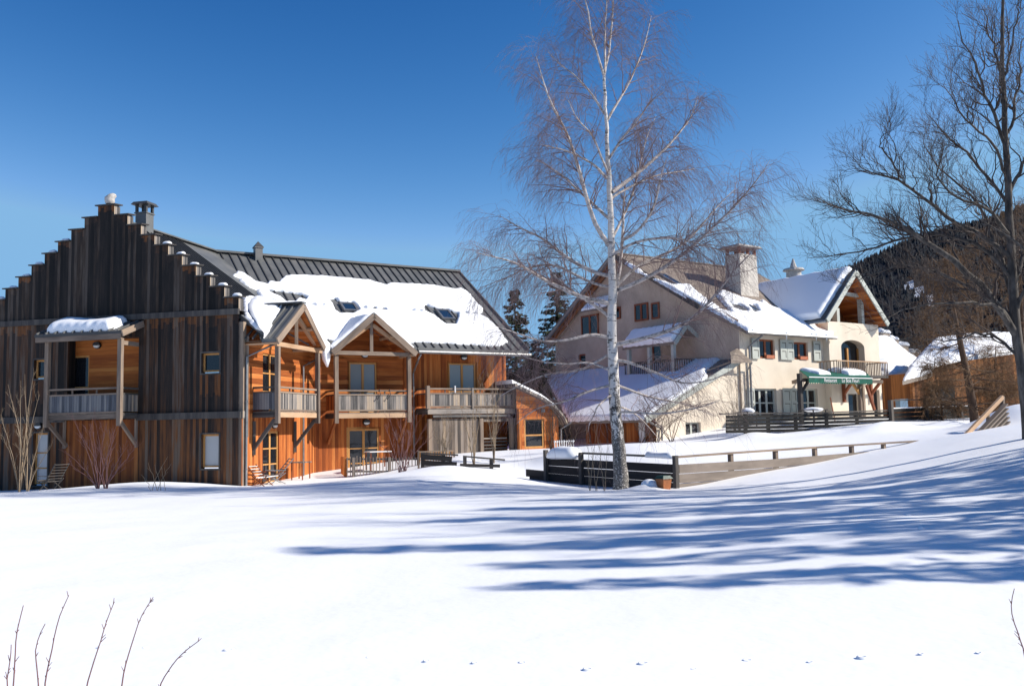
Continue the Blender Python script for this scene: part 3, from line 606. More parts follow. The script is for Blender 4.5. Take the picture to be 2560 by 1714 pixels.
b = MB(); b.bar(A.P(ur0 + .04, -p - .2, zf - .2), A.P(ur1 - .04, -p - .2, zf - .2), .1, .2); b.bar(A.P(ur1 + .03, -p - .26, zf - .1), A.P(ur1 + .03, -.03, zw - .1), .06, .24); b.bar(A.P(u1 - .01, -p, zf - .42), A.P(u1 - .01, -.03, zf - .42), .12, .16); b.build('roof_beam', MT['beam'], bal, split=True)
b = MB(); k = ur0 + .1
while k < ur1: b.bar(A.P(k, -p - .26, zf + .03), A.P(k, -.03, zw + .03), .05, .06); k += .4
b.build('seam', MT['metal_roof'], bal, split=True)
plS = Pl(pf[0], A.u, pf[0] - pf[3]); L = np.linalg.norm(pf[0] - pf[3])
snow_sheet('roof_snow', plS, [(.35, -.2), (ur1 - ur0 - .62, -.12), (ur1 - ur0 - .5, -.5), (ur1 - ur0 - .6, -L + .12), (.6, -L + .12), (.3, -.6)], lodge, T=.36, rr=.3, cell=.08, seed=4)
# side-wall balcony with steep gabled roof (frame sd, projects by p towards -v)
p = 1.02; f = lambda x, y: sd.px(x, y, -p)
u0, u1 = f(693, 950)[0], f(793, 950)[0]
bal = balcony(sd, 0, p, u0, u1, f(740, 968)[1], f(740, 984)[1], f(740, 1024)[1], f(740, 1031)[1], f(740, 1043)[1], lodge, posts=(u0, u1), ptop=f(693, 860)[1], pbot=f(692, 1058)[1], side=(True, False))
b = MB(); b.bar(sd.P(.32, -.04, zL - .9), sd.P(.32, -.04, f(693, 860)[1] + .3), .14, .1); b.build('post', MT['beam'], bal)
b = MB()
for uu in (u0, u1): b.bar(sd.P(uu, -p + .1, zL - .25), sd.P(uu - (.1 if uu > 2 else 0), -.04, zL - 1.35), .11, .13); b.bar(sd.P(uu - (.1 if uu > 2 else 0), -.05, zL - 1.6), sd.P(uu - (.1 if uu > 2 else 0), -.05, zL - .3), .1, .12)
b.build('brace', MT['beam_dark'], bal, split=True)
def gabled(fr, vf, vb_r, vb_e, ua, za, uL, zLe, uRr, zRe, parent, tie_z, post_u, seam_side=None, th=.14, vin=0.):
    """small gabled roof; front at vf, ridge runs back to vb_r, eaves back to vb_e"""
    out = []
    for k, (ue, ze) in enumerate(((uL, zLe), (uRr, zRe))):
        b = MB(); q = [fr.P(ua, vf, za), fr.P(ua, vb_r, za), fr.P(ue, vb_e, ze), fr.P(ue, vf, ze)]; b.prism(q, [0, 0, -th]); o = b.build('porch_roof', MT['metal_roof'], parent); out.append((o, q))
        b = MB(); b.bar(fr.P(ua, vf - .03, za - .12), fr.P(ue, vf - .03, ze - .12), .06, .26); b.build('bargeboard', MT['beam'], parent)
        b = MB(); b.bar(fr.P(ua, vf + .05, za + .02), fr.P(ue, vf + .05, ze + .02), .12, .05); b.build('verge_trim', MT['metal_roof'], parent)
        if seam_side == k:
            b = MB(); v = vf + .35
            while v < vb_r: b.bar(fr.P(ua, v, za + .03), fr.P(ue, min(v, 9), ze + .03), .05, .07); v += .33
            b.build('seam', MT['metal_roof'], parent, split=True)
    # truss
    v = vf + .3; sl = [(za - zLe) / (ua - uL), (za - zRe) / (uRr - ua)]
    b = MB(); b.bar(fr.P(post_u[0] - .25, v, tie_z), fr.P(post_u[1] + .25, v, tie_z), .15, .17); b.build('tie_beam', MT['beam_warm' if seam_side == 0 else 'beam'], parent)
    b = MB(); zt = za - .5; b.bar(fr.P(ua, v + .01, tie_z + .08), fr.P(ua, v + .01, zt + .15), .14, .14); b.build('king_post', MT['beam'], parent)
    b = MB(); b.bar(fr.P(post_u[0] - .05, v + .02, tie_z + .1), fr.P(ua - .07, v + .02, zt), .14, .16); b.bar(fr.P(post_u[1] + .05, v + .02, tie_z + .1), fr.P(ua + .07, v + .02, zt), .14, .16); b.build('rafter', MT['beam_warm'], parent)
    b = MB()
    for s_, ue, ze in ((0, uL, zLe), (1, uRr, zRe)):
        for t in (.45, .93):
            c = fr.P(ua + (ue - ua) * t, vf + .02, za + (ze - za) * t - .24); b.tube([c, c + fr.v * (1.4)], .08, 8)
    b.build('purlin', MT['beam_warm'], parent, split=True)
    b = MB(); b.face([fr.P(uL + .12, vin, zLe - .22), fr.P(uRr - .12, vin, zRe - .22), fr.P(ua, vin, za - .2)]); b.build('gable_infill', MT['orange_h'], parent)
    b = MB()
    for ue, ze in ((uL, zLe), (uRr, zRe)): b.face([fr.P(ua, vf + .04, za - th - .012), fr.P(ua, vin, za - th - .012), fr.P(ue, vin, ze - th - .012), fr.P(ue, vf + .04, ze - th - .012)])
    b.build('soffit', MT['orange_h'], parent); return out
pr1 = gabled(sd, -p - .35, vb1, -.75, ua, za, uL, zLe - .05, uRr, zRe - .05, bal, f(740, 868)[1], (u0, u1), 0, vin=-.02)
b = MB(); b.bar(sd.P(ua, -p - .38, za + .05), sd.P(ua, vb1 + .1, za + .05), .4, .06); b.build('ridge_cap', MT['metal_roof'], bal)
# main-wall balcony with gabled roof
f2 = lambda x, y: B.px(x, y, vW - p2)
u0b, u1b = f2(840, 950)[0], f2(1022, 950)[0]
bal2 = balcony(B, vW, p2, u0b, u1b, f2(930, 974)[1], f2(930, 988)[1], f2(930, 1024)[1], f2(930, 1033)[1], f2(930, 1044)[1], lodge, posts=(u0b, u1b), ptop=f2(840, 882)[1], pbot=f2(838, 1058)[1], sidepan='red_v')
b = MB()
for uu in (u0b + .05, u1b - .05): b.bar(B.P(uu, vW - p2 + .1, zL - .2), B.P(uu, vW - .04, zL - 1.3), .11, .13)
b.build('brace', MT['red_v'], bal2, split=True)
b = MB()
for k in range(2): t = u0b + (u1b - u0b) * (.58 + .14 * k); b.tube([B.P(t, vW - p2 - .04, zL + 1.08), B.P(t + .02, vW - p2 - .09, zL + .85), B.P(t - .12, vW - p2 - .08, zL + .62), B.P(t - .16, vW - p2 - .08, zL + .68)], .018, 5)
b.build('hook', MT['black'], bal2, split=True)
pr2 = gabled(B, vW - p2 - .4, (za2 - zJ) / slope + .3, vE + .3, ua2, za2, uL2, zL2 - .02, uR2, zR2 - .02, bal2, f2(930, 884)[1], (u0b, u1b), None, vin=vW)
# ground-standing terrace balcony at the right end
p3 = 1.15; f3 = lambda x, y: B.px(x, y, vW - p3)
u0c, u1c = f3(1069, 1000)[0], f3(1287, 1000)[0]
bal3 = balcony(B, vW, p3, u0c, u1c, f3(1150, 969.5)[1], f3(1150, 985)[1], f3(1150, 1014)[1], f3(1150, 1021)[1], f3(1150, 1034)[1], lodge, posts=(u0c, u1c), ptop=f3(1069, 964)[1], pbot=f3(1069, 1022)[1], beam='silver', sidepan='orange_v')
b = MB(); b.bar(B.P(u0c + .25, vW - p3 - .02, f3(1150, 1040)[1]), B.P(u1c - .3, vW - p3 - .02, f3(1150, 1040)[1]), .1, .13); b.bar(B.P((u0c + u1c) / 2, vW - p3 - .03, f3(1150, 1021)[1]), B.P((u0c + u1c) / 2, vW - p3 - .03, f3(1150, 969)[1]), .09, .09); b.build('lower_beam', MT['silver'], bal3, split=True)
b = MB(); b.bar(B.P(u0c + (u1c - u0c) * .3, vW - p3 - .03, f3(1130, 981)[1]), B.P(u0c + (u1c - u0c) * .3, vW - p3 - .03, f3(1130, 964)[1]), .14, .06); b.build('rail_block', MT['white'], bal3)
uo0, uo1 = f3(1203, 1080)[0], f3(1276, 1080)[0]; zt3 = f3(1150, 1046)[1]
b = MB(); b.wall(B, u0c, u1c, zg, zt3, [(uo0, uo1, zg, f3(1240, 1053)[1], .1)], v=vW - p3 + .05, depth=.1); b.build('store_wall', MT['store'], lodge)
b = MB()
for uu in (u0c + .08, uo0, uo1 + .05, u1c - .02): b.bar(B.P(uu, vW - p3, zg), B.P(uu, vW - p3, zt3), .17, .17, up=B.u)
b.build('store_post', MT['beam'], lodge, split=True)
b = MB(); b.box(B, uo0, uo1, vW - .3, vW - .25, zg, zt3); b.build('store_back_wall', MT['red_v'], lodge)
b = MB()
for k in range(6): z = f3(1240, 1095 + 8.2 * k)[1]; b.bar(B.P(uo0 + .05, vW - p3 + .16, z), B.P(uo1 - .12, vW - p3 + .16, z), .04, .06)
b.build('slatted_barrier', MT['silver'], lodge, split=True)
# roof windows
def skylight(parent, pl, quad, name='skylight', fm='zinc'):
    c = np.array([pl.px(*q) for q in quad]); a0, a1 = (c[0][0] + c[3][0]) / 2, (c[1][0] + c[2][0]) / 2; b0, b1 = (c[0][1] + c[1][1]) / 2, (c[2][1] + c[3][1]) / 2
    b = MB(); P = pl.P; e = .1
    def bx(x0, x1, y0, y1, h): b.hexa([P(x0, y0, -.02), P(x1, y0, -.02), P(x1, y1, -.02), P(x0, y1, -.02), P(x0, y0, h), P(x1, y0, h), P(x1, y1, h), P(x0, y1, h)])
    bx(a0, a1, b0, b0 + e, .13); bx(a0, a1, b1 - e, b1, .13); bx(a0, a0 + e, b0 + e, b1 - e, .128); bx(a1 - e, a1, b0 + e, b1 - e, .128)
    o = b.build(name, MT[fm], parent); b = MB(); b.face([P(a0 + e, b0 + e, .1), P(a1 - e, b0 + e, .1), P(a1 - e, b1 - e, .1), P(a0 + e, b1 - e, .1)]); b.build('pane', MT['glass_sky'], o); return o
skylight(lodge, plM, [(848, 760), (888, 762), (893, 781), (858, 780)]); skylight(lodge, plM, [(1088, 776), (1121, 778.5), (1138, 802), (1104, 800)])
# ---- roof snow
def polypx(pl, pts): return [pl.px(*q) for q in pts]
top = [(591, 680), (606, 685), (628, 697), (641, 706), (666, 712), (674, 706), (683, 706), (696, 707), (705, 700), (711, 693), (726, 690), (800, 692), (860, 697), (922, 703), (940, 710), (963, 715), (970, 710), (1000, 710.5), (1083, 716), (1116, 721), (1137, 725), (1149, 722), (1166, 730), (1182, 746), (1192, 758), (1208, 774), (1206, 782), (1199, 787), (1217, 797), (1235, 814), (1252, 832), (1267, 856), (1249, 866), (1215, 866), (1149, 861), (1066, 857), (1040, 855)]
poly = polypx(plM, top) + [plM.loc(B.P(uR2 - .5, vE + .25, zmain(vE + .25))), plM.loc(B.P(uKe + .1, vE + .3, zmain(vE + .3))), plM.loc(Ke + (J - Ke) * .5)]
hl = [polypx(plM, [(668, 726), (690, 728), (703, 729), (716, 732), (745, 737), (760, 742), (768, 744), (762, 752), (745, 748), (738, 757), (716, 757), (702, 745), (688, 738)]),
      polypx(plM, [(826, 750), (838, 748), (846, 755), (880, 757), (894, 768), (898, 778), (880, 786), (850, 786), (836, 776)]),
      polypx(plM, [(1062, 765), (1066, 763), (1072, 766), (1092, 771), (1116, 775), (1130, 781), (1144, 784), (1146, 790), (1142, 800), (1136, 813), (1114, 812), (1100, 803), (1086, 790), (1072, 784), (1058, 778)])]
for x, w in ((779, 5), (804, 4), (906, 5), (932, 5), (957, 5), (1028, 6), (1048, 4), (1162, 5), (1183, 3)):
    y = 763 + (x - 779) * .058 - (2 if x > 1150 else 0); hl.append(polypx(plM, [(x - w, y - 2), (x + w, y - 1.5), (x + w + 2, y + 3.5), (x - w + 3, y + 2.5)]))
hl.append([plM.loc(q) for q in nM] + [plM.loc(nM[2] - [0, 0, .4]), plM.loc(nM[0] - [0, 0, .4])])
snow_sheet('roof_snow', plM, poly, lodge, hl, T=.14, rr=.1, cell=.065, wob=.25, jag=.08, seed=2)
wp = [(592, 681), (583, 690), (601, 697), (598, 702), (613, 712), (622, 718), (641, 726), (645, 737), (657, 749), (640, 750), (625, 745), (612, 744), (604, 748), (611, 790), (640, 822), (662, 838)]
poly = polypx(plW, wp) + [plW.loc(A.P(uWE - .08, .9, zE)), plW.loc(A.P(uWE - .08, 1.5, zE)), plW.loc(sd.P(1.5, -.1, 0) * [1, 1, 0] + [0, 0, zE + .9]), plW.loc(Ke + (J - Ke) * .3), plW.loc(Ke + (J - Ke) * .8)]
snow_sheet('roof_snow', plW, polypx(plW, wp[:-1]) + [plW.loc(A.P(uWE - .06, .95, zE)), plW.loc(nW[0]), plW.loc(nW[1]), plW.loc(Ke + (J - Ke) * .45)], lodge, T=.17, rr=.12, cell=.07, seed=6, jag=.08)
def slope_snow(q, name='roof_snow', m=(.05, .1, .05, .05), T=.17, seed=0, parent=None):
    pl = Pl(q[0], q[1] - q[0], q[3] - q[0]); c = [np.array(pl.loc(k)) for k in q]; cc = sum(c) / 4
    c = [k + (cc - k) / np.linalg.norm(cc - k) * .1 for k in c]; return snow_sheet(name, pl, c, parent if parent is not None else lodge, T=T, rr=.16, cell=.08, seed=seed)
_q = pr1[0][1]; plP = Pl(_q[0], _q[1] - _q[0], _q[3] - _q[0])
cA = resample([plW.P(*plW.px(x, y), .17) for x, y in ((640, 746), (622, 752), (613, 768), (615, 788), (628, 806), (642, 824), (655, 843))], 12); cB = resample([plP.P(*plP.px(x, y), .03) for x, y in ((708, 757), (702, 768), (697, 780), (690, 795), (682, 812), (671, 832), (660, 846))], 12)
nS = 9; V = []; rj = np.random.default_rng(5)
for i in range(12):
    j_ = rj.uniform(-.05, .05)
    for k in range(nS):
        t = k / (nS - 1); e_ = min(1, min(i, 11 - i) / 1.5); bl = (.03 * math.sin(math.pi * t) + .12 * (1 - (2 * t - 1) ** 8)) * e_; V.append(cA[i] * (1 - t) + cB[i] * t + np.array([.5 * j_ * t, 0, bl + .03 * math.sin(3 * i + 5 * t)]))
for i in range(12):       # skirt down to the sheets
    V.append(cB[i] - plP.n * .12)
Q_ = [(i * nS + k, i * nS + k + 1, (i + 1) * nS + k + 1, (i + 1) * nS + k) for i in range(11) for k in range(nS - 1)] + [(i * nS + nS - 1, 12 * nS + i, 12 * nS + i + 1, (i + 1) * nS + nS - 1) for i in range(11)]
raw_mesh('roof_snow', V, Q_, MT['snow'], lodge, None, True)
slope_snow(pr2[0][1], seed=11); slope_snow(pr2[1][1], seed=12); slope_snow(pr1[1][1], seed=13, T=.2)
# snow slide and icicle between the two porch roofs
V = []; Fc = []; n = 12; r = np.random.default_rng(2); c0 = sd.P(0, 0, 0); pp = [sd.px(x, y, -.95) for x, y in ((800, 800), (803, 835), (811, 858), (815, 880), (816, 900), (818, 917))]
for i, ((uu, zz_), w) in enumerate(zip(pp, (.55, .5, .36, .33, .24, .05))):
    for j in range(n):
        t = 2 * math.pi * j / n; k = r.uniform(.85, 1.15) * w; V.append(sd.P(uu + k * math.cos(t), -.95 + .55 * k * math.sin(t) + .35 * (i < 2), zz_))
for i in range(5):
    for j in range(n): Fc.append((i * n + j, i * n + (j + 1) % n, (i + 1) * n + (j + 1) % n, (i + 1) * n + j))
Fc.append(tuple(60 + j for j in range(n))); Fc.append(tuple(j for j in range(n))[::-1]); raw_mesh('icicle', V, Fc, MT['snow'], lodge, None, True)
# ================================================================ RESTAURANT HOUSE
D0 = at(1857, 1055, 50); D = Fr(D0, 35.55); DE = Fr((0, 0), 0); DE.o = D.o.copy(); DE.u = -D.v; DE.v = D.u   # DE: gable-end wall; u runs towards the camera side, v into the building
house = thing('rendered_house', 'cream rendered house with brown shingle roof, pale chimney, arched balcony bay and grey green shutters', 'house', (D.o[0], D.o[1], float(D0[2]) - .5))
OV = -.7
vA, zA = D.atu(1532, 633, OV); uEc, zEv = D.px(1868, 826, -.6); vLt, zLt = D.atu(1361, 853, OV)
uEnd = D.px(2205, 1000, -.4)[0]; zf0 = float(D0[2]) - 1.2
slR = (zA - zEv) / (vA + .6); slL = (zA - zLt) / (vLt - vA)
def zR(v): return zEv + (v + .6) * slR
plR = Pl(D.P(OV, vA, zA), D.u, D.P(OV, -.6, zEv) - D.P(OV, vA, zA))
T = np.array([0, 0, -.2])
vCut = D.atu(1745, 800, OV)[0]; uFe = D.px(2074, 950, -.4)[0] + .25
b = MB(); b.prism([D.P(OV, vA, zA), D.P(OV, vCut, zR(vCut)), D.P(uEc, -.6, zEv), D.P(uFe, -.6, zEv), D.P(uFe, 1.2, zR(1.2)), D.P(uEnd, 1.2, zR(1.2)), D.P(uEnd, vA, zA)], T); roofR = b.build('roof', MT['tiles'], house)
b = MB(); b.prism([D.P(OV, vA, zA), D.P(uEnd, vA, zA), D.P(uEnd, vLt, zLt), D.P(OV, vLt, zLt)], T); b.build('roof', MT['tiles'], house)
b = MB(); b.bar(D.P(OV - .02, vA, zA - .1), D.P(OV - .02, vCut - .1, zR(vCut) - .12), .1, .3); b.build('bargeboard', MT['beam_dark'], house)
b = MB(); b.bar(D.P(OV - .02, vA, zA - .1), D.P(OV - .02, vLt, zLt - .1), .1, .3); b.build('bargeboard', MT['silver'], house)
b = MB(); b.face([D.P(OV, vA, zA - .23), D.P(0, vA, zA - .23), D.P(0, vLt - .3, zLt + .3 * slL - .23), D.P(OV, vLt - .3, zLt + .3 * slL - .23)]); b.build('soffit', MT['red_v'], house)
b = MB(); b.bar(D.P(OV, vA, zA + .02), D.P(uEnd, vA, zA + .02), .3, .08); b.build('ridge_cap', MT['tiles'], house)
# walls
vC = D.atu(1392, 1000, 0)[0]
def he(x0, y0, x1, y1, d=.18):
    a, c = D.atu(x0, (y0 + y1) / 2, 0)[0], D.atu(x1, (y0 + y1) / 2, 0)[0]; xm = (x0 + x1) / 2
    return [-a, -c, D.atu(xm, y1, 0)[1], D.atu(xm, y0, 0)[1], d]
ew = [he(1530, 768, 1553, 798), he(1588, 758, 1622, 802), he(1630, 756, 1650, 797), he(1455, 787, 1498, 840), he(1446, 885, 1464, 922), he(1628, 855, 1652, 915)]
ew = [h for h in ew]
zb_ = min(zLt, zEv) - .4; wl = [h for h in ew if h[3] < zb_]; wu = [h for h in ew if h[3] >= zb_]
zsp = zb_
zsp = zLt - .25; wl = [h for h in ew if h[3] < zsp]; b = MB(); b.wall(DE, -vC, 0, zf0, zsp, wl)
# gable triangle above
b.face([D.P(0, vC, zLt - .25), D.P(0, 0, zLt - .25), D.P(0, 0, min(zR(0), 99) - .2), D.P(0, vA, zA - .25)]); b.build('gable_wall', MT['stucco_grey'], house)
for k, h in enumerate(ew):
    o = window(house, 'window', DE, h[0], h[1], h[2], h[3], .1 if h[3] < zsp else -.09, fw=.1, leaves=1 if k in (0, 2, 4, 5) else 2, fm='redframe', pm='glass')
def shutter(fr, u0, u1, z0, z1, v, parent=house, side=1):
    b = MB(); b.box(fr, u0, u1, v - .05, v, z0, z1); o = b.build('shutter', MT['shutter'], parent); b = MB(); w = .07; zm = z0 + (z1 - z0) * .52
    for c in (z0 + .12, zm + .06): d = c + (zm - z0 if c < zm else z1 - zm) - .22; b.box(fr, u1 - .14, u1 - .1, v - .058, v - .05, c, d); b.box(fr, u0 + .12, u1 - .14, v - .058, v - .05, d - .04, d)
    b.build('shutter_panel_shade', MT['beam_dark'], o, split=True); return o  # raised dark strips paint the shade inside the recessed panel edges
# facade
up_w = [hpx(D, 1897, 848, 1937, 896), hpx(D, 1983, 855, 2020, 899)]; lo_w = [hpx(D, 1885, 971, 1942, 1042), hpx(D, 1989, 971, 2045, 1042)]
zfl = D.px(1960, 1046)[1]
b = MB(); b.wall(D, 0, D.px(2072, 900)[0], zf0, zR(0) - .22, [h + [] for h in up_w + lo_w]); b.build('front_wall', MT['stucco'], house)
for k, h in enumerate(up_w):
    window(house, 'window', D, h[0], h[1], h[2], h[3], .12, fw=.1, leaves=2, fm='redframe')
    b = MB(); uu = h[0] + (h[1] - h[0]) * .42; b.box(D, uu, h[1] - .12, -.06, .11, h[2] + .01, h[2] + .2); b.build('flower_box', MT['terracotta'], house)
for h in lo_w: window(house, 'french_window', D, h[0], h[1], h[2], h[3], .15, fw=.1, leaves=3, rails=(.5,), fm='shutter')
for x0, x1, y0, y1 in ((1877, 1895, 845, 897), (1948, 1964, 849, 899), (1965, 1981, 850, 900), (2031, 2048, 853, 902)):
    a, c, z0, z1, _ = hpx(D, x0, y0, x1, y1); shutter(D, a, c, z0, z1, -.06)
for x0, x1, y0, y1 in ((1866, 1884, 970, 1040), (1955, 1974, 970, 1040), (1975, 1989, 970, 1040)):
    a, c, z0, z1, _ = hpx(D, x0, y0, x1, y1); shutter(D, a, c, z0, z1, -.06)
b = MB(); b.tube([D.P(uEc - .1, -.68, zEv - .1), D.P(D.px(2088, 842, -.6)[0], -.68, zEv - .1)], .09, 8); b.build('gutter', MT['zinc'], house)
a0 = D.px(1865, 850); pipe(house, [D.P(a0[0] + .6, -.66, zEv - .2), D.P(a0[0] + .5, -.5, zEv - .35), D.P(a0[0] + .1, -.12, zEv - .8), D.P(a0[0] + .1, -.12, zf0)], .06)
# bay with the arched balcony door and open gable
vb = -.4; f = lambda x, y, v=vb: D.px(x, y, v)
ub0, ub1 = f(2077, 950)[0], f(2203, 950)[0]; zpar = f(2140, 808)[1]; arch = (f(2104, 890)[0], f(2162, 890)[0], f(2135, 934)[1], f(2135, 868)[1], f(2135, 850)[1])
gd = (f(2121, 1000)[0], f(2149, 1000)[0], f(2135, 1046)[1], f(2135, 984)[1]); sd_ = (f(2184, 1000)[0], f(2200, 1000)[0], f(2190, 1044)[1], f(2190, 974)[1])
uA, zAp = D.px(2138, 676, -.95); uBl, zBl = D.px(2066, 797, -.95); uBr, zBr = D.px(2219, 808, -.95); sB = (zAp - zBl) / (uA - uBl); sBr = (zAp - zBr) / (uBr - uA)
b = MB(); b.wall(D, ub0, ub1, zf0, zpar, [(arch[0], arch[1], arch[2], arch[4], .001), gd + (.3,), sd_ + (.3,)], v=vb)
am = (arch[0] + arch[1]) / 2; N = 12; hw_ = (arch[1] - arch[0]) / 2; arc = [(am + hw_ * math.cos(math.pi * k / N), arch[3] + (arch[4] - arch[3]) * math.sin(math.pi * k / N)) for k in range(N + 1)]
for k in range(N):
    (xa, ya), (xb, yb) = arc[k], arc[k + 1]; b.face([D.P(xb, vb, yb), D.P(xa, vb, ya), D.P(xa, vb, arch[4]), D.P(xb, vb, arch[4])]); b.face([D.P(xa, vb, ya), D.P(xb, vb, yb), D.P(xb, vb + .55, yb), D.P(xa, vb + .55, ya)])
for xx in arch[:2]: b.face([D.P(xx, vb, arch[2]), D.P(xx, vb, arch[3]), D.P(xx, vb + .55, arch[3]), D.P(xx, vb + .55, arch[2])])
bay = b.build('bay_wall', MT['stucco'], house)
b = MB(); b.box(D, ub0, ub0 + .02, vb + .001, .3, zf0, zpar); b.box(D, ub1 - .02, ub1, vb + .001, 6, zf0, zpar - .2); b.build('bay_side_wall', MT['stucco'], house)
b = MB(); b.face([D.P(arch[0], vb + .5, arch[2]), D.P(arch[1], vb + .5, arch[2])] + [D.P(xx, vb + .5, yy) for xx, yy in arc])
b.build('arch_glazing', MT['glass'], house)
b = MB(); c = arch[0] + (arch[1] - arch[0]) * .52; b.box(D, c - .07, c + .07, vb + .4, vb + .49, arch[2], arch[3]); b.box(D, arch[1] - .08, arch[1] - .01, vb + .4, vb + .49, arch[2], arch[3]); b.build('arch_door_frame', MT['frame'], house, split=True)
zpar2 = f(2196, 815)[1]
# loggia inside the gable
b = MB(); vi = vb + 2.0; b.face([D.P(ub0 + .1, vi, zpar - .1), D.P(ub1 - .1, vi, zpar - .1), D.P(ub1 - .1, vi, zAp - (ub1 - .1 - uA) * sBr - .2), D.P(uA, vi, zAp - .2), D.P(ub0 + .1, vi, zAp - (uA - ub0 - .1) * sB - .2)]); b.build('loggia_back_wall', MT['red_v'], house)
b = MB(); b.face([D.P(ub0 + .05, vb + .02, zpar + .002), D.P(ub1 - .05, vb + .02, zpar + .002), D.P(ub1 - .05, vi, zpar + .002), D.P(ub0 + .05, vi, zpar + .002)]); b.build('loggia_floor', MT['stucco'], house)
p_ = f(2160, 760)[0]; q_ = f(2110, 760)[0]; zt_ = f(2135, 740)[1]
b = MB(); b.bar(D.P(p_, vb + .25, zpar), D.P(p_, vb + .25, zt_ + .35), .28, .26, up=D.u); b.bar(D.P(p_ - .14, vb + .25, zt_ + .1), D.P(q_ - .35, vb + .25, zt_ + .16), .22, .2); b.bar(D.P(q_ - .5, vb + .25, zpar), D.P(q_ - .5, vb + .25, zpar + .85), .34, .26, up=D.u); b.build('loggia_post', MT['shutter'], house, split=True)
vMeet = (zAp - zEv) / slR - .6
for ue, ze, nm in ((uBl, zBl, 0), (uBr, zBr, 1)):
    b = MB(); b.prism([D.P(uA, -.95, zAp), D.P(uA, vMeet, zAp), D.P(ue, .8 if nm == 0 else vMeet, ze), D.P(ue, -.95, ze)], [0, 0, -.14]); b.build('bay_roof', MT['metal_seam'], house)
    b = MB(); b.face([D.P(uA, -.92, zAp - .155), D.P(uA, vi, zAp - .155), D.P(ue, vi, ze - .155), D.P(ue, -.92, ze - .155)]); b.build('bay_soffit', MT['orange_h'], house)
    b = MB(); b.bar(D.P(uA, -1., zAp - .1), D.P(ue, -1., ze - .1), .08, .3); b.build('bargeboard', MT['shutter'], house)
plB = Pl(D.P(uA, -.95, zAp), D.v, D.P(uBl, -.95, zBl) - D.P(uA, -.95, zAp)); LB = np.linalg.norm(D.P(uBl, 0, zBl) - D.P(uA, 0, zAp))
snow_sheet('roof_snow', plB, [(.35, -.25), (vMeet + .95, -.15), (vMeet + 1.2, LB), (1.6, LB - .1), (.45, LB - .15)], house, T=.34, rr=.22, cell=.11, seed=21, wob=.15)
b = MB(); b.tube([D.P(uBl - .05, -.95, zBl - .12), D.P(uBl - .05, .8, zBl - .12)], .09, 8); b.build('gutter', MT['zinc'], house)
# bay balcony
vd = -1.75; fd = lambda x, y: D.px(x, y, vd); a0, a1 = fd(2093, 905)[0], fd(2219, 905)[0]; zr_, zd_ = fd(2150, 903)[1], fd(2150, 937)[1]
b = MB(); b.box(D, a0, a1, vd, vb - .002, zd_ - .14, zd_); bb = b.build('bay_balcony', MT['beam_dark'], house)
b = MB(); b.bar(D.P(a0, vd + .03, zr_), D.P(a1, vd + .03, zr_), .07, .06); b.bar(D.P(a0, vd + .03, zr_), D.P(a0, vb, zr_), .06, .06); b.bar(D.P(a1, vd + .03, zr_), D.P(a1, vb, zr_), .06, .06); b.build('handrail', MT['beam_warm'], bb)
b = MB(); n = 30
for k in range(n + 1): c = a0 + (a1 - a0) * k / n; b.bar(D.P(c, vd + .03, zd_ - .05), D.P(c, vd + .03, zr_), .045, .03, up=D.u)
for k in range(1, 6): c = vd + (vb - vd) * k / 6; b.bar(D.P(a0, c, zd_ - .05), D.P(a0, c, zr_), .045, .03, up=D.u); b.bar(D.P(a1, c, zd_ - .05), D.P(a1, c, zr_), .045, .03, up=D.u)
b.build('baluster', MT['beam'], bb, split=True)
b = MB()
for x, y0, x1 in ((2108, 975, 2135), (2176, 985, 2206)):
    u = f(x, 1000)[0]; z0 = f(x, 1005)[1]; b.bar(D.P(u, vb - .08, z0), D.P(u, vb - .08, zd_ - .2), .16, .16, up=D.u); b.bar(D.P(u, vb - .1, z0 + .5), D.P(f(x1, 940, -1.5)[0], -1.5, zd_ - .2), .13, .15)
b.build('brace', MT['redframe'], bb, split=True)
b = MB(); b.bar(D.P(f(2158, 1000, -1.6)[0], -1.6, zf0), D.P(f(2158, 1000, -1.6)[0], -1.6, zd_ - .15), .17, .17, up=D.u); b.build('post', MT['beam'], bb)
window(house, 'door', D, gd[0], gd[1], gd[2], gd[3], vb + .2, fm='beam_dark'); window(house, 'door', D, sd_[0], sd_[1], sd_[2], sd_[3], vb + .2, fm='beam_dark')
# chimney
ca, cb = plR.px(1853, 738); c0 = plR.P(ca, cb); cf = Fr(c0, 35.55); wu, wv = 1.72, 1.25; zt = D.loc(at(1853, 632, c0[1]))[2]; z0 = c0[2] - 1.2
b = MB(); b.hexa([cf.P(0, 0, z0), cf.P(wu, 0, z0), cf.P(wu, wv, z0), cf.P(0, wv, z0), cf.P(.05, .03, zt), cf.P(wu - .08, .03, zt), cf.P(wu - .08, wv - .05, zt), cf.P(.05, wv - .05, zt)]); ch = b.build('chimney', MT['stone_pale'], house)
b = MB(); h_ = .42
for k in (.05, wu / 2, wu - .25):
    for l in (.05, wv - .25): b.box(cf, k, k + .16, l, l + .16, zt, zt + h_)
b.build('cap_pier', MT['redframe'], ch, split=True); b = MB(); b.hexa([cf.P(-.3, -.25, zt + h_), cf.P(wu + .2, -.25, zt + h_), cf.P(wu + .2, wv + .2, zt + h_), cf.P(-.3, wv + .2, zt + h_), cf.P(-.2, -.15, zt + h_ + .13), cf.P(wu + .1, -.15, zt + h_ + .13), cf.P(wu + .1, wv + .1, zt + h_ + .13), cf.P(-.2, wv + .1, zt + h_ + .13)]); b.build('chimney_cap', MT['stone'], ch)
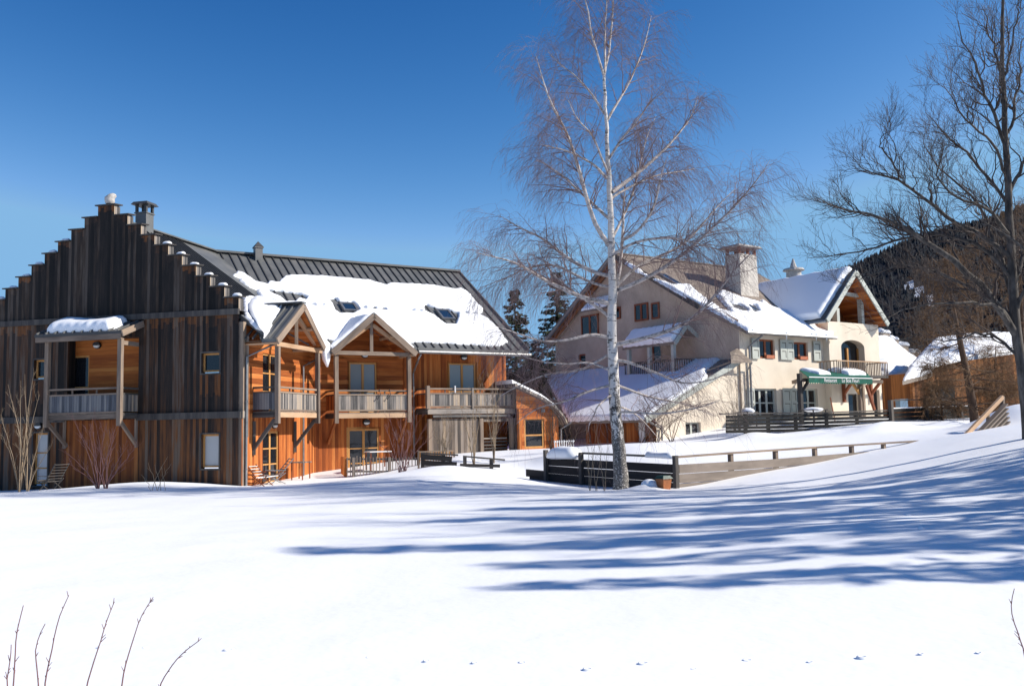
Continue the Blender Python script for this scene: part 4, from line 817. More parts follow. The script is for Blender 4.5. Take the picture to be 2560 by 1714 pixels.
b = MB(); b.tube([cf.P(wu * .4, wv * .5, zt + .5), cf.P(wu * .4, wv * .5, zt + 1.5)], .02, 5); b.tube([cf.P(wu * .2, wv * .5, zt + 1.4), cf.P(wu * .6, wv * .5, zt + 1.4)], .018, 5); b.build('aerial', MT['zinc'], ch)
# round chimney pot on the ridge behind
u_, z_ = D.px(1985, 700, vA); c0 = D.P(u_, vA, 0); b = MB(); b.tube([c0 + [0, 0, zA - .6], c0 + [0, 0, zA + .35]], .55, 14); b.tube([c0 + [0, 0, zA + .35], c0 + [0, 0, zA + .5]], [.8, .7], 14); b.tube([c0 + [0, 0, zA + .5], c0 + [0, 0, zA + 1.25]], [.3, .05], 10); b.build('round_chimney', MT['stone'], house)
# roof windows and roof snow
skylight(house, plR, [(1652, 687), (1672, 690), (1697, 714), (1677, 711)]); skylight(house, plR, [(1868, 764), (1885, 766), (1893, 782), (1872, 777)]); skylight(house, plR, [(1826, 764), (1847, 767), (1863, 777), (1845, 775)])
sp = [(1556, 654), (1590, 680), (1640, 700), (1680, 716), (1720, 714), (1750, 740), (1780, 762), (1800, 778), (1830, 784), (1812, 766), (1792, 742), (1800, 729), (1850, 746), (1900, 760), (1902, 752), (1930, 770), (2000, 790), (2070, 815), (2082, 836)]
poly = polypx(plR, sp) + [plR.loc(D.P(D.px(2075, 840, -.6)[0], -.75, zEv)), plR.loc(D.P(uEc, -.75, zEv)), plR.loc(D.P(OV + .1, vCut, zR(vCut))), plR.loc(D.P(OV - .05, vCut + .3, zR(vCut)))]
hr = [polypx(plR, [(1822, 758), (1850, 765), (1870, 776), (1866, 781), (1836, 775)]), polypx(plR, [(1866, 761), (1887, 764), (1896, 781), (1884, 783)])]
snow_sheet('roof_snow', plR, poly, house, hr, T=.2, rr=.15, cell=.1, seed=23, jag=.1)
b = MB(); r = np.random.default_rng(8)
for x in (1882, 1966, 2030, 2040, 2066): u = D.px(x, 835, -.72)[0]; L = r.uniform(.15, .5); c = D.P(u, -.72, zEv + .05); b.tube([c, c - [0, 0, L * .5], c - [0, 0, L]], [.06, .03, .004], 6)
b.build('icicle', MT['ice'], house, split=True)
# porch roof and balcony on the shaded gable end
f = lambda x, y, u: D.atu(x, y, u)
up_ = -1.9; e0, e1 = f(1556, 872, up_), f(1686, 852, up_); w0, w1 = f(1585, 820, -.02), f(1738, 806, -.02); ap = D.px(1737, 812, e1[0])
va, ve_ = e0[0], e1[0]; ze = (e0[1] + e1[1]) / 2; ur = -.9; zr = ze + 1.05
q = [D.P(ur, va, zr), D.P(ur, ve_, zr), D.P(up_, ve_, ze), D.P(up_, va, ze)]; b = MB(); b.prism(q, [0, 0, -.13]); q2 = [D.P(ur, ve_, zr), D.P(ur, va, zr), D.P(.05, va, zr - .6), D.P(.05, ve_, zr - .6)]; b.prism(q2, [0, 0, -.13]); b.build('porch_roof', MT['tiles'], house)
b = MB(); b.bar(D.P(up_, ve_ - .03, ze - .1), D.P(ur, ve_ - .03, zr - .08), .06, .24); b.bar(D.P(ur, ve_ - .03, zr - .08), D.P(.0, ve_ - .03, zr - .68), .06, .24); b.build('bargeboard', MT['shutter'], house)
slope_snow(q, parent=house, T=.3, seed=31)
zfl2 = f(1690, 962, up_ + .15)[1]; zrl = f(1690, 897, up_ + .15)[1]
b = MB()
for v in (va - .4, (va + ve_) / 2, ve_ + .25): b.bar(D.P(up_ + .15, v, zf0 + 1), D.P(up_ + .15, v, ze - .05), .2, .2, up=D.u)
b.build('porch_post', MT['shutter'], house, split=True)
b = MB(); b.box(D, up_, -.002, ve_, va, zfl2 - .15, zfl2); pb = b.build('porch_deck', MT['beam_dark'], house)
b = MB(); b.bar(D.P(up_ + .1, ve_, zrl), D.P(up_ + .1, va, zrl), .07, .06); b.bar(D.P(up_ + .1, ve_ + .02, zrl), D.P(0, ve_ + .02, zrl), .07, .06); b.build('handrail', MT['beam_dark'], pb)
b = MB(); n = 26
for k in range(n): c = ve_ + (va - ve_) * (k + .5) / n; b.bar(D.P(up_ + .1, c, zfl2), D.P(up_ + .1, c, zrl), .05, .04, up=D.u)
for k in range(1, 10): c = up_ + (-up_) * k / 10; b.bar(D.P(c, ve_ + .02, zfl2), D.P(c, ve_ + .02, zrl), .05, .04, up=D.u)
b.build('baluster', MT['beam_dark'], pb, split=True)
# small dormer canopy over the left gable window
a = f(1468, 775, -.5); c = f(1525, 760, -.5); q = [D.P(-.02, c[0], a[1] + .75), D.P(-.02, a[0], a[1] + .75), D.P(-.95, a[0] + .2, a[1] - .1), D.P(-.95, c[0] - .2, a[1] - .1)]
b = MB(); b.prism(q, [0, 0, -.1]); b.build('window_canopy', MT['tiles'], house); slope_snow([q[0], q[1], q[2], q[3]], parent=house, T=.16, seed=33)
# lean-to along the gable end
vl = .12; uLl = D.px(1640, 1070, vl)[0]; zw_ = D.px(1850, 898, vl - .3)[1]; uLe_, zLe_ = D.px(1614, 1047, vl - .3); uTop = D.px(1850, 898, vl - .3)[0]
vFar = D.atu(1421, 1052, uLe_)[0]; vTop = max(vFar, D.atu(1360, 935, 0)[0]); sl_ = (zw_ - zLe_) / (uTop - uLe_)
q = [D.P(0, vTop, zLe_ - uLe_ * sl_), D.P(0, vl - .3, zLe_ - uLe_ * sl_), D.P(uLe_, vl - .3, zLe_), D.P(uLe_, vFar, zLe_)]
b = MB(); b.prism(q, [0, 0, -.16]); b.build('lean_to_roof', MT['tiles'], house)
b = MB(); b.bar(q[1] + D.v * -.03 + [0, 0, -.06], q[2] + D.v * -.03 + [0, 0, -.06], .07, .3); b.build('bargeboard', MT['shutter'], house)
plL = Pl(q[1], D.v, q[2] - q[1]); LL = np.linalg.norm(q[2] - q[1])
snow_sheet('roof_snow', plL, [(.02, LL * .38), (.02, LL + .05), (vFar - vl + .2, LL + .05), (vTop - vl + .2, -.0), (1.6, .0), (1.3, LL * .2)], house, T=.24, rr=.16, cell=.11, seed=35, jag=.12)
hw = hpx(D, 1714, 1055, 1752, 1090, vl, .25)
zz1 = zLe_ + (uLl - uLe_) * sl_ - .17
b = MB(); b.wall(D, uLl, 0, zf0 - .6, zz1, [hw], v=vl); b.face([D.P(uLl, vl, zz1), D.P(0, vl, zz1), D.P(0, vl, zLe_ - uLe_ * sl_ - .18)]); b.build('lean_to_wall', MT['stucco'], house)
window(house, 'window', D, hw[0], hw[1], hw[2], hw[3], vl + .15, fw=.08, leaves=2, fm='shutter')
b = MB(); b.box(D, hw[0] - .08, hw[1] + .08, vl - .08, vl + .1, hw[2] - .07, hw[2] - .0); b.build('sill', MT['stone'], house)
b = MB(); b.face([D.P(uLl, vFar - .3, zf0 - .6), D.P(uLl, vl, zf0 - .6), D.P(uLl, vl, zz1), D.P(uLl, vFar - .3, zz1)]); b.build('lean_to_side_wall', MT['red_v'], house)
dd = [D.atu(1568, 1080, uLl)[0], D.atu(1598, 1080, uLl)[0]]
b = MB(); b.box(D, uLl - .08, uLl - .01, dd[1], dd[0], zf0 - .6, zz1 - .1); b.build('lean_to_door', MT['orange_v'], house)
b = MB(); b.box(D, uLl - .1, uLl - .01, dd[1] - .45, dd[1] - .08, zf0 - .6, zz1 - .05); b.build('door_post', MT['white'], house)
pipe(house, [D.P(uLe_ + .1, vl - .35, zLe_ - .1), D.P(uLl + .3, vl - .1, zLe_ - .5), D.P(uLl + .3, vl - .1, zf0 - .5)], .05)
# small tiled hip beside the corner with its downpipe
b = MB(); f = lambda x, y, v=-.5: D.P(D.px(x, y, v)[0], v, D.px(x, y, v)[1])
q = [f(1825, 880, -.05), f(1843, 870, -.05), f(1880, 902), f(1828, 903)]; b.prism(q, [0, 0, -.1]); b.build('corner_canopy', MT['tiles'], house)
a0 = D.px(1832, 940, vl); pipe(house, [f(1880, 905, -.5), D.P(D.px(1868, 925, -.1)[0], -.12, D.px(1868, 925)[1]), D.P(D.px(1868, 925, -.1)[0], -.12, zf0)], .05)
# ---- awning in front of the bay
vw = -.45; va_ = -3.0; f = lambda x, y, v: D.P(D.px(x, y, v)[0], v, D.px(x, y, v)[1])
awn = thing('restaurant_awning', 'green fabric awning with white lettering and snow on top over the terrace', 'awning', D.P(D.px(2090, 1040, va_)[0], va_, zfl - .3))
u0, u1 = D.px(2022, 944, va_)[0], D.px(2181, 947, va_)[0]; zF = D.px(2100, 945, va_)[1]; zBk = D.px(2080, 931, vw - .5)[1] + .1; uB0, uB1 = D.px(1998, 930, vw - .6)[0], D.px(2152, 933, vw - .6)[0]
b = MB(); b.prism([D.P(u0, va_, zF), D.P(u1, va_, zF), D.P(uB1 + .5, vw - .6, zBk), D.P(uB0, vw - .6, zBk)], [0, 0, -.03]); can = b.build('canopy', MT['green'], awn)
zV = D.px(2100, 957, va_)[1]; b = MB(); n = 28; top_ = [D.P(u0, va_ - .005, zF), D.P(u1, va_ - .005, zF)]
lowr = [D.P(u0 + (u1 - u0) * k / (n * 2), va_ - .005, zV - (.07 if k % 2 else 0)) for k in range(n * 2 + 1)]
for k in range(n * 2): a = u0 + (u1 - u0) * k / (n * 2); c = u0 + (u1 - u0) * (k + 1) / (n * 2); b.face([lowr[k], lowr[k + 1], D.P(c, va_ - .005, zF), D.P(a, va_ - .005, zF)])
b.build('valance', MT['green'], can)
b = MB(); b.box(D, u0, u1, va_ - .03, va_ - .012, zF - .0, zF + .05); b.build('white_band', MT['white'], can)
b = MB(); b.face([D.P(u0, va_, zF), D.P(uB0, vw - .6, zBk), D.P(uB0, vw - .6, zBk - .55), D.P(u0, va_, zV)]); b.build('side_flap', MT['grass_green'], can)
b = MB(); c = f(2001, 990, va_ + .6); b.bar([c[0], c[1], zf0], [c[0], c[1], zF + .25], .2, .2, up=D.u); b.build('post', MT['beam_dark'], awn)
c2 = D.P(D.px(2001, 990, va_ + .6)[0], va_ + .6, zF - .1)
b = MB(); b.bar(c2, D.P(uB1, va_ + .6, zF - .1), .15, .18); b.bar(c2, D.P(uB0 + .2, vw, zF - .1), .15, .18); b.build('cross_beam', MT['beam'], awn, split=True)
b = MB(); b.bar(c2 + [0, 0, -.75], c2 + .7 * D.u + [0, 0, -.08], .12, .12); b.build('brace', MT['beam_dark'], awn)
c3 = D.P(D.px(2150, 990, va_ + .6)[0], va_ + .6, zF - .1); c4 = D.P(D.px(2186, 1024, va_ + .3)[0], va_ + .3, D.px(2186, 1024, va_ + .3)[1])
b = MB(); b.bar([c3[0], c3[1], zf0], c3, .17, .17, up=D.u); b.build('post', MT['beam'], awn); b = MB(); b.bar(c3 + [0, 0, -.75], c3 - .7 * D.u + [0, 0, -.05], .12, .12); b.build('brace', MT['frame'], awn)
b = MB(); b.bar(D.P(D.px(2166, 962, va_ + .3)[0], va_ + .3, D.px(2166, 962, va_ + .3)[1]), c4, .12, .14, up=D.u); b.build('leaning_brace', MT['redframe'], awn)
plA = Pl(D.P(uB0, vw - .6, zBk), D.u, D.P(u0, va_, zF) - D.P(uB0, vw - .6, zBk)); LA = np.linalg.norm(plA.e2 @ (D.P(u0, va_, zF) - D.P(uB0, vw - .6, zBk)))
a1 = D.px(2062, 935, -1.5)[0] - uB0; a2 = D.px(2085, 935, -1.5)[0] - uB0; a3 = D.px(2148, 935, -1.5)[0] - uB0
snow_sheet('awning_snow', plA, [(.0, .0), (a1, .1), (a1 - .3, LA * .55), (.2, LA * .6)], can, T=.15, rr=.2, cell=.08, seed=41); snow_sheet('awning_snow', plA, [(a2, .0), (a3, .1), (a3 - .1, LA * .5), (a2 + .5, LA * .55)], can, T=.26, rr=.3, cell=.08, seed=42)
def lettering(txt, fr, u, v, z, h, parent, mat='white', wid=None, name='lettering'):
    cu = bpy.data.curves.new('lettering', 'FONT'); cu.body = txt; cu.size = h; cu.extrude = .004; o = bpy.data.objects.new('t', cu); COL.objects.link(o); bpy.context.view_layer.update()
    me = bpy.data.meshes.new_from_object(o.evaluated_get(bpy.context.evaluated_depsgraph_get())); V = np.array([v_.co[:] for v_ in me.vertices]); Fc = [list(p_.vertices) for p_ in me.polygons]; COL.objects.unlink(o); bpy.data.objects.remove(o)
    s_ = (wid / V[:, 0].max()) if wid else 1; W = np.array([fr.P(u + x * s_, v - z2, z + y) for x, y, z2 in V]); return raw_mesh(name, W, Fc, MT[mat], parent)
zl = D.px(2100, 955, va_)[1]; ht = (zF - zV) * 1.15
for txt, x0, x1 in (('Restaurant', 2060, 2092), ('Le Bois Fleuri', 2104, 2147)): a = D.px(x0, 955, va_)[0]; lettering(txt, D, a, va_ - .02, zl, ht, can, wid=D.px(x1, 955, va_)[0] - a)
# ---- small larch annexe beside the lodge
vx = vW - 1.5; f = lambda x, y, v=vx: B.px(x, y, v)
ann = thing('larch_annexe', 'small orange larch annexe with big window beside the terrace balcony', 'annexe', B.P(f(1350, 1120)[0], vx, float(gz1(*B.P(f(1350, 1120)[0], vx, 0)[:2])) - .4))
ux0, ux1 = f(1292, 1060)[0], f(1412, 1060)[0]; zq = zg; zc_ = f(1292, 975)[1]; za_ = f(1330, 985)[1]
wn_ = hpx(B, 1311, 1044, 1361, 1120, vx, .15); zlow = f(1400, 1046)[1]
b = MB(); b.wall(B, ux0, f(1396, 1060)[0], zq, zlow, [wn_], v=vx); b.face([B.P(ux0, vx, zlow), B.P(f(1396, 1060)[0], vx, zlow), B.P(f(1372, 1015)[0], vx, f(1372, 1015)[1]), B.P(f(1335, 985)[0], vx, f(1335, 985)[1]), B.P(ux0, vx, f(1292, 965)[1])]); b.build('front_wall', MT['orange_h'], ann)
window(ann, 'window', B, wn_[0], wn_[1], wn_[2], wn_[3], vx + .04, fw=.1, leaves=1, rails=(.42,), pm='glass')
b = MB()
for x in (1297, 1380): u = f(x, 1080)[0]; b.bar(B.P(u, vx - .06, zq), B.P(u, vx - .06, zlow + (.5 if x < 1300 else .1)), .22 if x < 1300 else .34, .14, up=B.u)
b.build('post', MT['orange_v'], ann, split=True)
arcp = [f(x, y, vx - .35) for x, y in ((1288, 958), (1330, 978), (1362, 994), (1392, 1016), (1410, 1036), (1419, 1054))]
b = MB()
for k in range(5):
    (a, za0), (c, zc0) = arcp[k], arcp[k + 1]; b.hexa([B.P(a, vx - .35, za0 - .14), B.P(c, vx - .35, zc0 - .14), B.P(c, vx + 3, zc0 - .14), B.P(a, vx + 3, za0 - .14), B.P(a, vx - .35, za0), B.P(c, vx - .35, zc0), B.P(c, vx + 3, zc0), B.P(a, vx + 3, za0)])
b.build('roof', MT['silver'], ann)
b = MB(); q = [B.P(a, vx - .2, z + .02) for a, z in arcp[:]]
for k in range(5):
    (a, za0), (c, zc0) = arcp[k], arcp[k + 1]; b.hexa([B.P(a, vx - .1, za0 + .004), B.P(c, vx - .1, zc0 + .004), B.P(c, vx + 3, zc0 + .004), B.P(a, vx + 3, za0 + .004), B.P(a, vx - .05, za0 + .2), B.P(c, vx - .05, zc0 + .2), B.P(c, vx + 2.95, zc0 + .2), B.P(a, vx + 2.95, za0 + .2)])
b.build('roof_snow', MT['snow'], ann)
b = MB(); u = f(1352, 1028)[0]; b.box(B, u, u + .22, vx - .06, vx - .01, f(1352, 1030)[1], f(1352, 1022)[1]); b.build('vent', MT['zinc'], ann)
b = MB(); b.face([B.P(f(1396, 1060)[0], vx, zq), B.P(f(1396, 1060)[0], vx + 3, zq), B.P(f(1396, 1060)[0], vx + 3, zlow), B.P(f(1396, 1060)[0], vx, zlow)]); b.build('side_wall', MT['red_v'], ann)
pipe(ann, [B.P(f(1419, 1056)[0], vx - .3, f(1419, 1056)[1]), B.P(f(1400, 1070)[0], vx - .08, f(1400, 1072)[1]), B.P(f(1397, 1060)[0], vx - .08, zq)], .045)
# ---- stepped-gable house behind and barn on the right
H2 = Fr(at(2200, 1000, 66), 35.55); hs2 = thing('stepped_gable_house', 'pale house with snow covered stepped gable behind the balcony bay', 'house', (*H2.P(3, 2, 0)[:2], gz1(*H2.P(3, 2, 0)[:2]) - .5))
f = lambda x, y, v=0.: H2.P(H2.px(x, y, v)[0], v, H2.px(x, y, v)[1])
pk_ = f(2232, 826, 4.); plH = Pl(pk_, H2.u, -H2.v * .82 - np.array([0, 0, .57])); q = [plH.P(*plH.px(x, y)) for x, y in ((2150, 842), (2206, 846), (2228, 856), (2250, 874), (2272, 890), (2296, 905), (2276, 922), (2256, 940), (2238, 948), (2150, 945))]
b = MB(); b.prism(q, [0, 0, -.25]); b.build('roof', MT['tiles'], hs2); snow_sheet('roof_snow', plH, [plH.loc(k) for k in q], hs2, T=.4, rr=.4, cell=.14, seed=51)
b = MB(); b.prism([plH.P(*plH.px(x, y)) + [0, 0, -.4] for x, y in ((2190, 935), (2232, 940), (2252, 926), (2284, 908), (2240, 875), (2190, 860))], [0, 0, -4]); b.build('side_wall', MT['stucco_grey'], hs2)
b = MB(); b.box(H2, H2.px(2190, 900)[0], H2.px(2262, 900)[0], 0, 5, zf0, H2.px(2230, 935)[1]); b.build('wall', MT['barnwood'], hs2)
for k, (x, y) in enumerate(((2215, 832), (2236, 848), (2261, 863), (2290, 881))):
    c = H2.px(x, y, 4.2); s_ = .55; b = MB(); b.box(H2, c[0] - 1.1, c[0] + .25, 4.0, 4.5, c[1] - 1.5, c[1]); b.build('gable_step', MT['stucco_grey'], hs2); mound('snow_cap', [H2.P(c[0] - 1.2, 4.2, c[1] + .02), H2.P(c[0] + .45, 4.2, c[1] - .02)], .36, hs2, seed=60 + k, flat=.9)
BR = Fr(at(2268, 1000, 58), 20); barn = thing('wooden_barn', 'rusty brown timber barn with snowy roof behind the bare trees', 'barn', (*BR.P(5, 3, 0)[:2], gz1(*BR.P(5, 3, 0)[:2]) - .6))
f = lambda x, y, v=0.: BR.P(BR.px(x, y, v)[0], v, BR.px(x, y, v)[1])
ze_ = BR.px(2256, 949, -.8)[1]; zr_ = BR.px(2335, 852, 4.5)[1]; plG = Pl(BR.P(BR.px(2335, 852, 4.5)[0], 4.5, zr_), BR.u, BR.P(0, -.8, ze_) - BR.P(0, 4.5, zr_))
q = [plG.P(*plG.px(x, y)) for x, y in ((2256, 952), (2272, 918), (2300, 886), (2335, 852), (2420, 840), (2523, 836), (2640, 836), (2640, 876), (2542, 886), (2403, 906), (2310, 938))]
b = MB(); b.prism(q, [0, 0, -.25]); b.build('roof', MT['tiles'], barn); snow_sheet('roof_snow', plG, [plG.loc(k) for k in q], barn, T=.36, rr=.25, cell=.12, seed=52)
u1_ = BR.px(2640, 950)[0]; zw0 = BR.px(2310, 932)[1]; zw1 = BR.px(2542, 884)[1]; u0_ = BR.px(2283, 950)[0]; ue_ = BR.px(2542, 900)[0]
b = MB(); b.face([BR.P(u0_, .1, zf0), BR.P(u1_, .1, zf0), BR.P(u1_, .1, zw1), BR.P(ue_, .1, zw1), BR.P(BR.px(2403, 905)[0], .1, BR.px(2403, 903)[1]), BR.P(u0_, .1, zw0)]); b.face([BR.P(u0_, .1, zf0), BR.P(u0_, .1, zw0), BR.P(u0_, 7, zw0), BR.P(u0_, 7, zf0)]); b.build('wall', MT['barnwood'], barn)
b = MB(); b.face([BR.P(u1_, .1, zf0), BR.P(u1_, 9, zf0), BR.P(u1_, 9, zw1), BR.P(u1_, .1, zw1)]); b.face([BR.P(u0_, 9, zf0), BR.P(u1_, 9, zf0), BR.P(u1_, 9, zr_), BR.P(u0_, 9, zw0)]); b.build('back_wall', MT['barnwood'], barn)
b = MB(); a = BR.px(2325, 975)[0]; b.box(BR, a, a + 2, -.03, .01, zf0, BR.px(2325, 965)[1]); b.build('doorway', MT['dark'], barn)
# ================================================================ VEGETATION
def fast_mesh(name, V, Q, mats, parent, mi=None, smooth=False, kind=None):
    b = base_of(parent) if parent is not None else np.zeros(3)
    me = bpy.data.meshes.new(name); V = np.ascontiguousarray(V - b, np.float32); Q = np.ascontiguousarray(Q, np.int32); n, k = Q.shape
    me.vertices.add(len(V)); me.vertices.foreach_set('co', V.ravel()); me.loops.add(n * k); me.loops.foreach_set('vertex_index', Q.ravel())
    me.polygons.add(n); me.polygons.foreach_set('loop_start', np.arange(n, dtype=np.int32) * k); me.polygons.foreach_set('loop_total', np.full(n, k, np.int32))
    for m in (mats if isinstance(mats, (list, tuple)) else [mats]): me.materials.append(m)
    if mi is not None: me.polygons.foreach_set('material_index', np.asarray(mi, np.int32))
    if smooth: me.polygons.foreach_set('use_smooth', np.ones(n, bool))
    me.update(calc_edges=True); me.validate(); o = bpy.data.objects.new(name, me); COL.objects.link(o)
    if parent is not None: o.parent = parent
    if kind: o['kind'] = kind
    return o
def tubes(P, Rd, sides=3):
    """P (N,K,3) centre lines, Rd (N,K) radii -> vertices, quads"""
    N, K, _ = P.shape; T = np.gradient(P, axis=1); T /= (np.linalg.norm(T, axis=2, keepdims=True) + 1e-9)
    ref = np.where(np.abs(T[:, :1, 2:3]) > .8, np.array([1., .2, 0]), np.array([.1, .2, 1.])); ref = np.broadcast_to(ref, T.shape)
    a = np.cross(T, ref); a /= (np.linalg.norm(a, axis=2, keepdims=True) + 1e-9); b = np.cross(T, a)
    ang = np.arange(sides) * 2 * np.pi / sides
    V = P[:, :, None] + Rd[:, :, None, None] * (np.cos(ang)[None, None, :, None] * a[:, :, None] + np.sin(ang)[None, None, :, None] * b[:, :, None])
    i = np.arange(N * K * sides).reshape(N, K, sides); j = np.roll(i, -1, 2); Q = np.stack([i[:, :-1], j[:, :-1], j[:, 1:], i[:, 1:]], -1).reshape(-1, 4)
    return V.reshape(-1, 3), Q
def join(parts):
    V = []; Q = []; n = 0
    for v, q in parts: V.append(v); Q.append(q + n); n += len(v)
    return np.concatenate(V), np.concatenate(Q)
def unit(v): return v / (np.linalg.norm(v, axis=-1, keepdims=True) + 1e-9)
def spawn(P, Rd, n, t0, lmin, lmax, ang, up, grav, K, rf, rend, rs, lat=1., taper=.6, rmax=.1, wig=.0):
    """n side shoots on every centre line; returns (N*n,K,3), radii"""
    N, K0, _ = P.shape; t = t0 + (1 - t0) * rs.random((N, n)) ** .85; f = t * (K0 - 1); i = np.minimum(f.astype(int), K0 - 2); w = (f - i)[..., None]
    r_ = np.arange(N)[:, None]; p = P[r_, i] * (1 - w) + P[r_, i + 1] * w; d = unit(P[r_, i + 1] - P[r_, i]); rad = Rd[r_, i] * (1 - w[..., 0]) + Rd[r_, i + 1] * w[..., 0]
    q = rs.normal(0, 1, p.shape); q[..., 2] *= lat; q = unit(q - (q * d).sum(-1, keepdims=True) * d)
    v = unit(d * math.cos(ang) + q * math.sin(ang) + np.array([0, 0, up])); L = rs.uniform(lmin, lmax, (N, n)) * (1 - taper * t)
    s = np.linspace(0, 1, K)[None, None, :, None]; C = p[:, :, None] + v[:, :, None] * s * L[..., None, None] + np.array([0, 0, -1.]) * grav * (s ** 2) * (L ** 1.2)[..., None, None]
    if wig: C[:, :, 1:] += rs.normal(0, wig, C[:, :, 1:].shape) * L[..., None, None]
    r0 = np.minimum(rad * rf, rmax); R_ = r0[..., None] * (1 - s[..., 0] * .999) + rend * s[..., 0]
    return C.reshape(-1, K, 3), R_.reshape(-1, K)
# ---------------------------------------------------------------- the birch
rb = np.random.default_rng(21); Yb = 28.0
pb_ = at(1553, 1222, Yb); birch = thing('birch_tree', 'tall bare birch with white trunk and drooping purple twigs before the rail fence', 'tree', (pb_[0], pb_[1], gz1(pb_[0], pb_[1]) - .1))
def line(pts, y0, y1, K=14, wig=.012):
    n = len(pts); return resample([at(x, y, y0 + (y1 - y0) * k / (n - 1)) for k, (x, y) in enumerate(pts)], K, wig, rb)
tr = line([(1554, 1240), (1552, 1200), (1547, 1107), (1540, 1050), (1536, 1004), (1532, 909), (1529, 800), (1531, 712), (1529, 633), (1526, 514), (1520, 395), (1515, 277), (1510, 190)], Yb, Yb, 40, .01)
rt = np.interp(np.linspace(0, 1, 40), [0, .03, .07, .2, .4, .6, .8, 1], [.3, .24, .205, .175, .142, .104, .066, .042])
limbs = []   # (polyline, r0, r1)
def L_(pts, dy, r0, r1=.008, K=16): limbs.append((line(pts, Yb, Yb + dy, K, .03), r0, r1))
L_([(1510, 190), (1498, 150), (1486, 110), (1472, 45), (1458, -20), (1450, -70)], -.4, .04); L_([(1510, 190), (1512, 120), (1516, 20), (1518, -60)], .3, .035); L_([(1511, 188), (1524, 130), (1532, 60), (1538, -30), (1540, -80)], .6, .04)
L_([(1519, 300), (1560, 235), (1590, 170), (1615, 100), (1628, 40)], .8, .045)
L_([(1533, 790), (1545, 720), (1552, 640), (1556, 545), (1562, 480)], .5, .075, .02)
L_([(1530, 480), (1560, 460), (1600, 430), (1650, 385), (1700, 330), (1728, 300), (1745, 240)], 1.2, .075)
L_([(1555, 600), (1585, 590), (1612, 560), (1640, 500), (1655, 430), (1665, 400)], -.9, .055)
L_([(1524, 612), (1500, 590), (1474, 555), (1465, 520), (1460, 455), (1433, 360), (1400, 290), (1375, 262), (1352, 200), (1340, 140)], -1., .085)
L_([(1524, 612), (1560, 540), (1585, 480), (1600, 420), (1612, 350), (1640, 290)], 2.2, .05)
L_([(1529, 690), (1490, 684), (1430, 658), (1392, 620), (1350, 590), (1300, 575), (1245, 537)], .9, .075)
L_([(1529, 760), (1500, 752), (1448, 742), (1405, 722), (1362, 705), (1330, 680), (1298, 656), (1240, 640), (1190, 632)], -1.4, .085)
L_([(1530, 845), (1480, 830), (1420, 855), (1393, 855), (1340, 852), (1320, 846), (1280, 830), (1230, 812)], -1.8, .06)
L_([(1531, 800), (1500, 770), (1440, 735), (1390, 700), (1352, 640), (1345, 600)], 1.6, .06)
L_([(1540, 727), (1600, 710), (1686, 656), (1765, 585), (1836, 522), (1880, 470), (1907, 443), (1925, 400)], -.8, .075)
L_([(1535, 862), (1580, 850), (1646, 838), (1700, 820), (1741, 791), (1775, 750), (1812, 712), (1860, 640), (1900, 610)], -2., .085)
L_([(1535, 720), (1570, 680), (1620, 650), (1700, 620), (1760, 560), (1800, 500), (1840, 470)], 1.8, .06)
L_([(1526, 550), (1490, 520), (1450, 480), (1410, 440), (1380, 420), (1340, 400)], 1.2, .055); L_([(1523, 450), (1490, 420), (1450, 390), (1400, 372), (1350, 360)], -1., .045)
L_([(1515, 290), (1480, 240), (1440, 190), (1400, 160), (1370, 130)], .8, .04); L_([(1520, 400), (1570, 330), (1600, 290), (1630, 250), (1660, 230)], -1.2, .045)
L_([(1537, 900), (1580, 905), (1640, 935), (1700, 955), (1760, 960), (1820, 930)], -1.2, .05); L_([(1537, 960), (1600, 985), (1660, 1000), (1720, 1010), (1790, 1040)], .6, .045)
L_([(1533, 880), (1500, 900), (1450, 930), (1400, 925), (1330, 950), (1250, 990)], 1.0, .045); L_([(1535, 960), (1490, 970), (1450, 985), (1400, 1010), (1330, 1020), (1290, 1060)], -1., .045)
L_([(1533, 930), (1510, 915), (1470, 900), (1410, 912), (1330, 900), (1260, 870)], -.3, .035); L_([(1540, 1030), (1590, 1030), (1660, 1035), (1740, 1020), (1800, 1000)], -1.4, .04)
L_([(1537, 985), (1505, 1000), (1480, 1040), (1470, 1080)], -1.3, .035); L_([(1535, 1010), (1570, 1020), (1620, 1060), (1650, 1100)], 1.4, .035)
L_([(1531, 720), (1480, 715), (1400, 660), (1340, 655), (1280, 690), (1200, 720)], 2.2, .05); L_([(1528, 640), (1590, 600), (1650, 590), (1720, 600), (1800, 620), (1860, 660)], -2.2, .05)
L_([(1522, 440), (1500, 380), (1470, 320), (1440, 300), (1420, 250)], -2., .04); L_([(1524, 500), (1570, 470), (1630, 440), (1690, 430), (1740, 420)], 2.4, .045)
LP = np.stack([resample(l[0], 16) for l in limbs]); LR = np.stack([.84 * l[1] * (1 - np.linspace(0, 1, 16)) ** .8 + l[2] * .8 for l in limbs])
ll = np.linalg.norm(np.diff(LP, axis=1), axis=2).sum(1)
S1P, S1R = [], []
for k in range(len(limbs)):
    low = LP[k][-1][2] < 5.2; n = int(ll[k] * (3. if low else 5.6)) + 3; p, r_ = spawn(LP[k:k + 1], LR[k:k + 1], n, .14, .7, 1.5 if low else 2.5, .85, .3, .1, 8, .45, .003, rb, .7, .5, .018, .012); S1P.append(p); S1R.append(r_)
S1P = np.concatenate(S1P); S1R = np.concatenate(S1R)
S2P, S2R = spawn(S1P, S1R, 9, .15, .4, 1.3, .75, -.35, .55, 6, .6, .002, rb, .8, .25, .0042, .012)
S2P2, S2R2 = spawn(LP, LR, 20, .35, .3, .9, .9, -.2, .6, 6, .3, .002, rb, .8, .2, .005, .012)
S2P = np.concatenate([S2P, S2P2]); S2R = np.concatenate([S2R, S2R2])
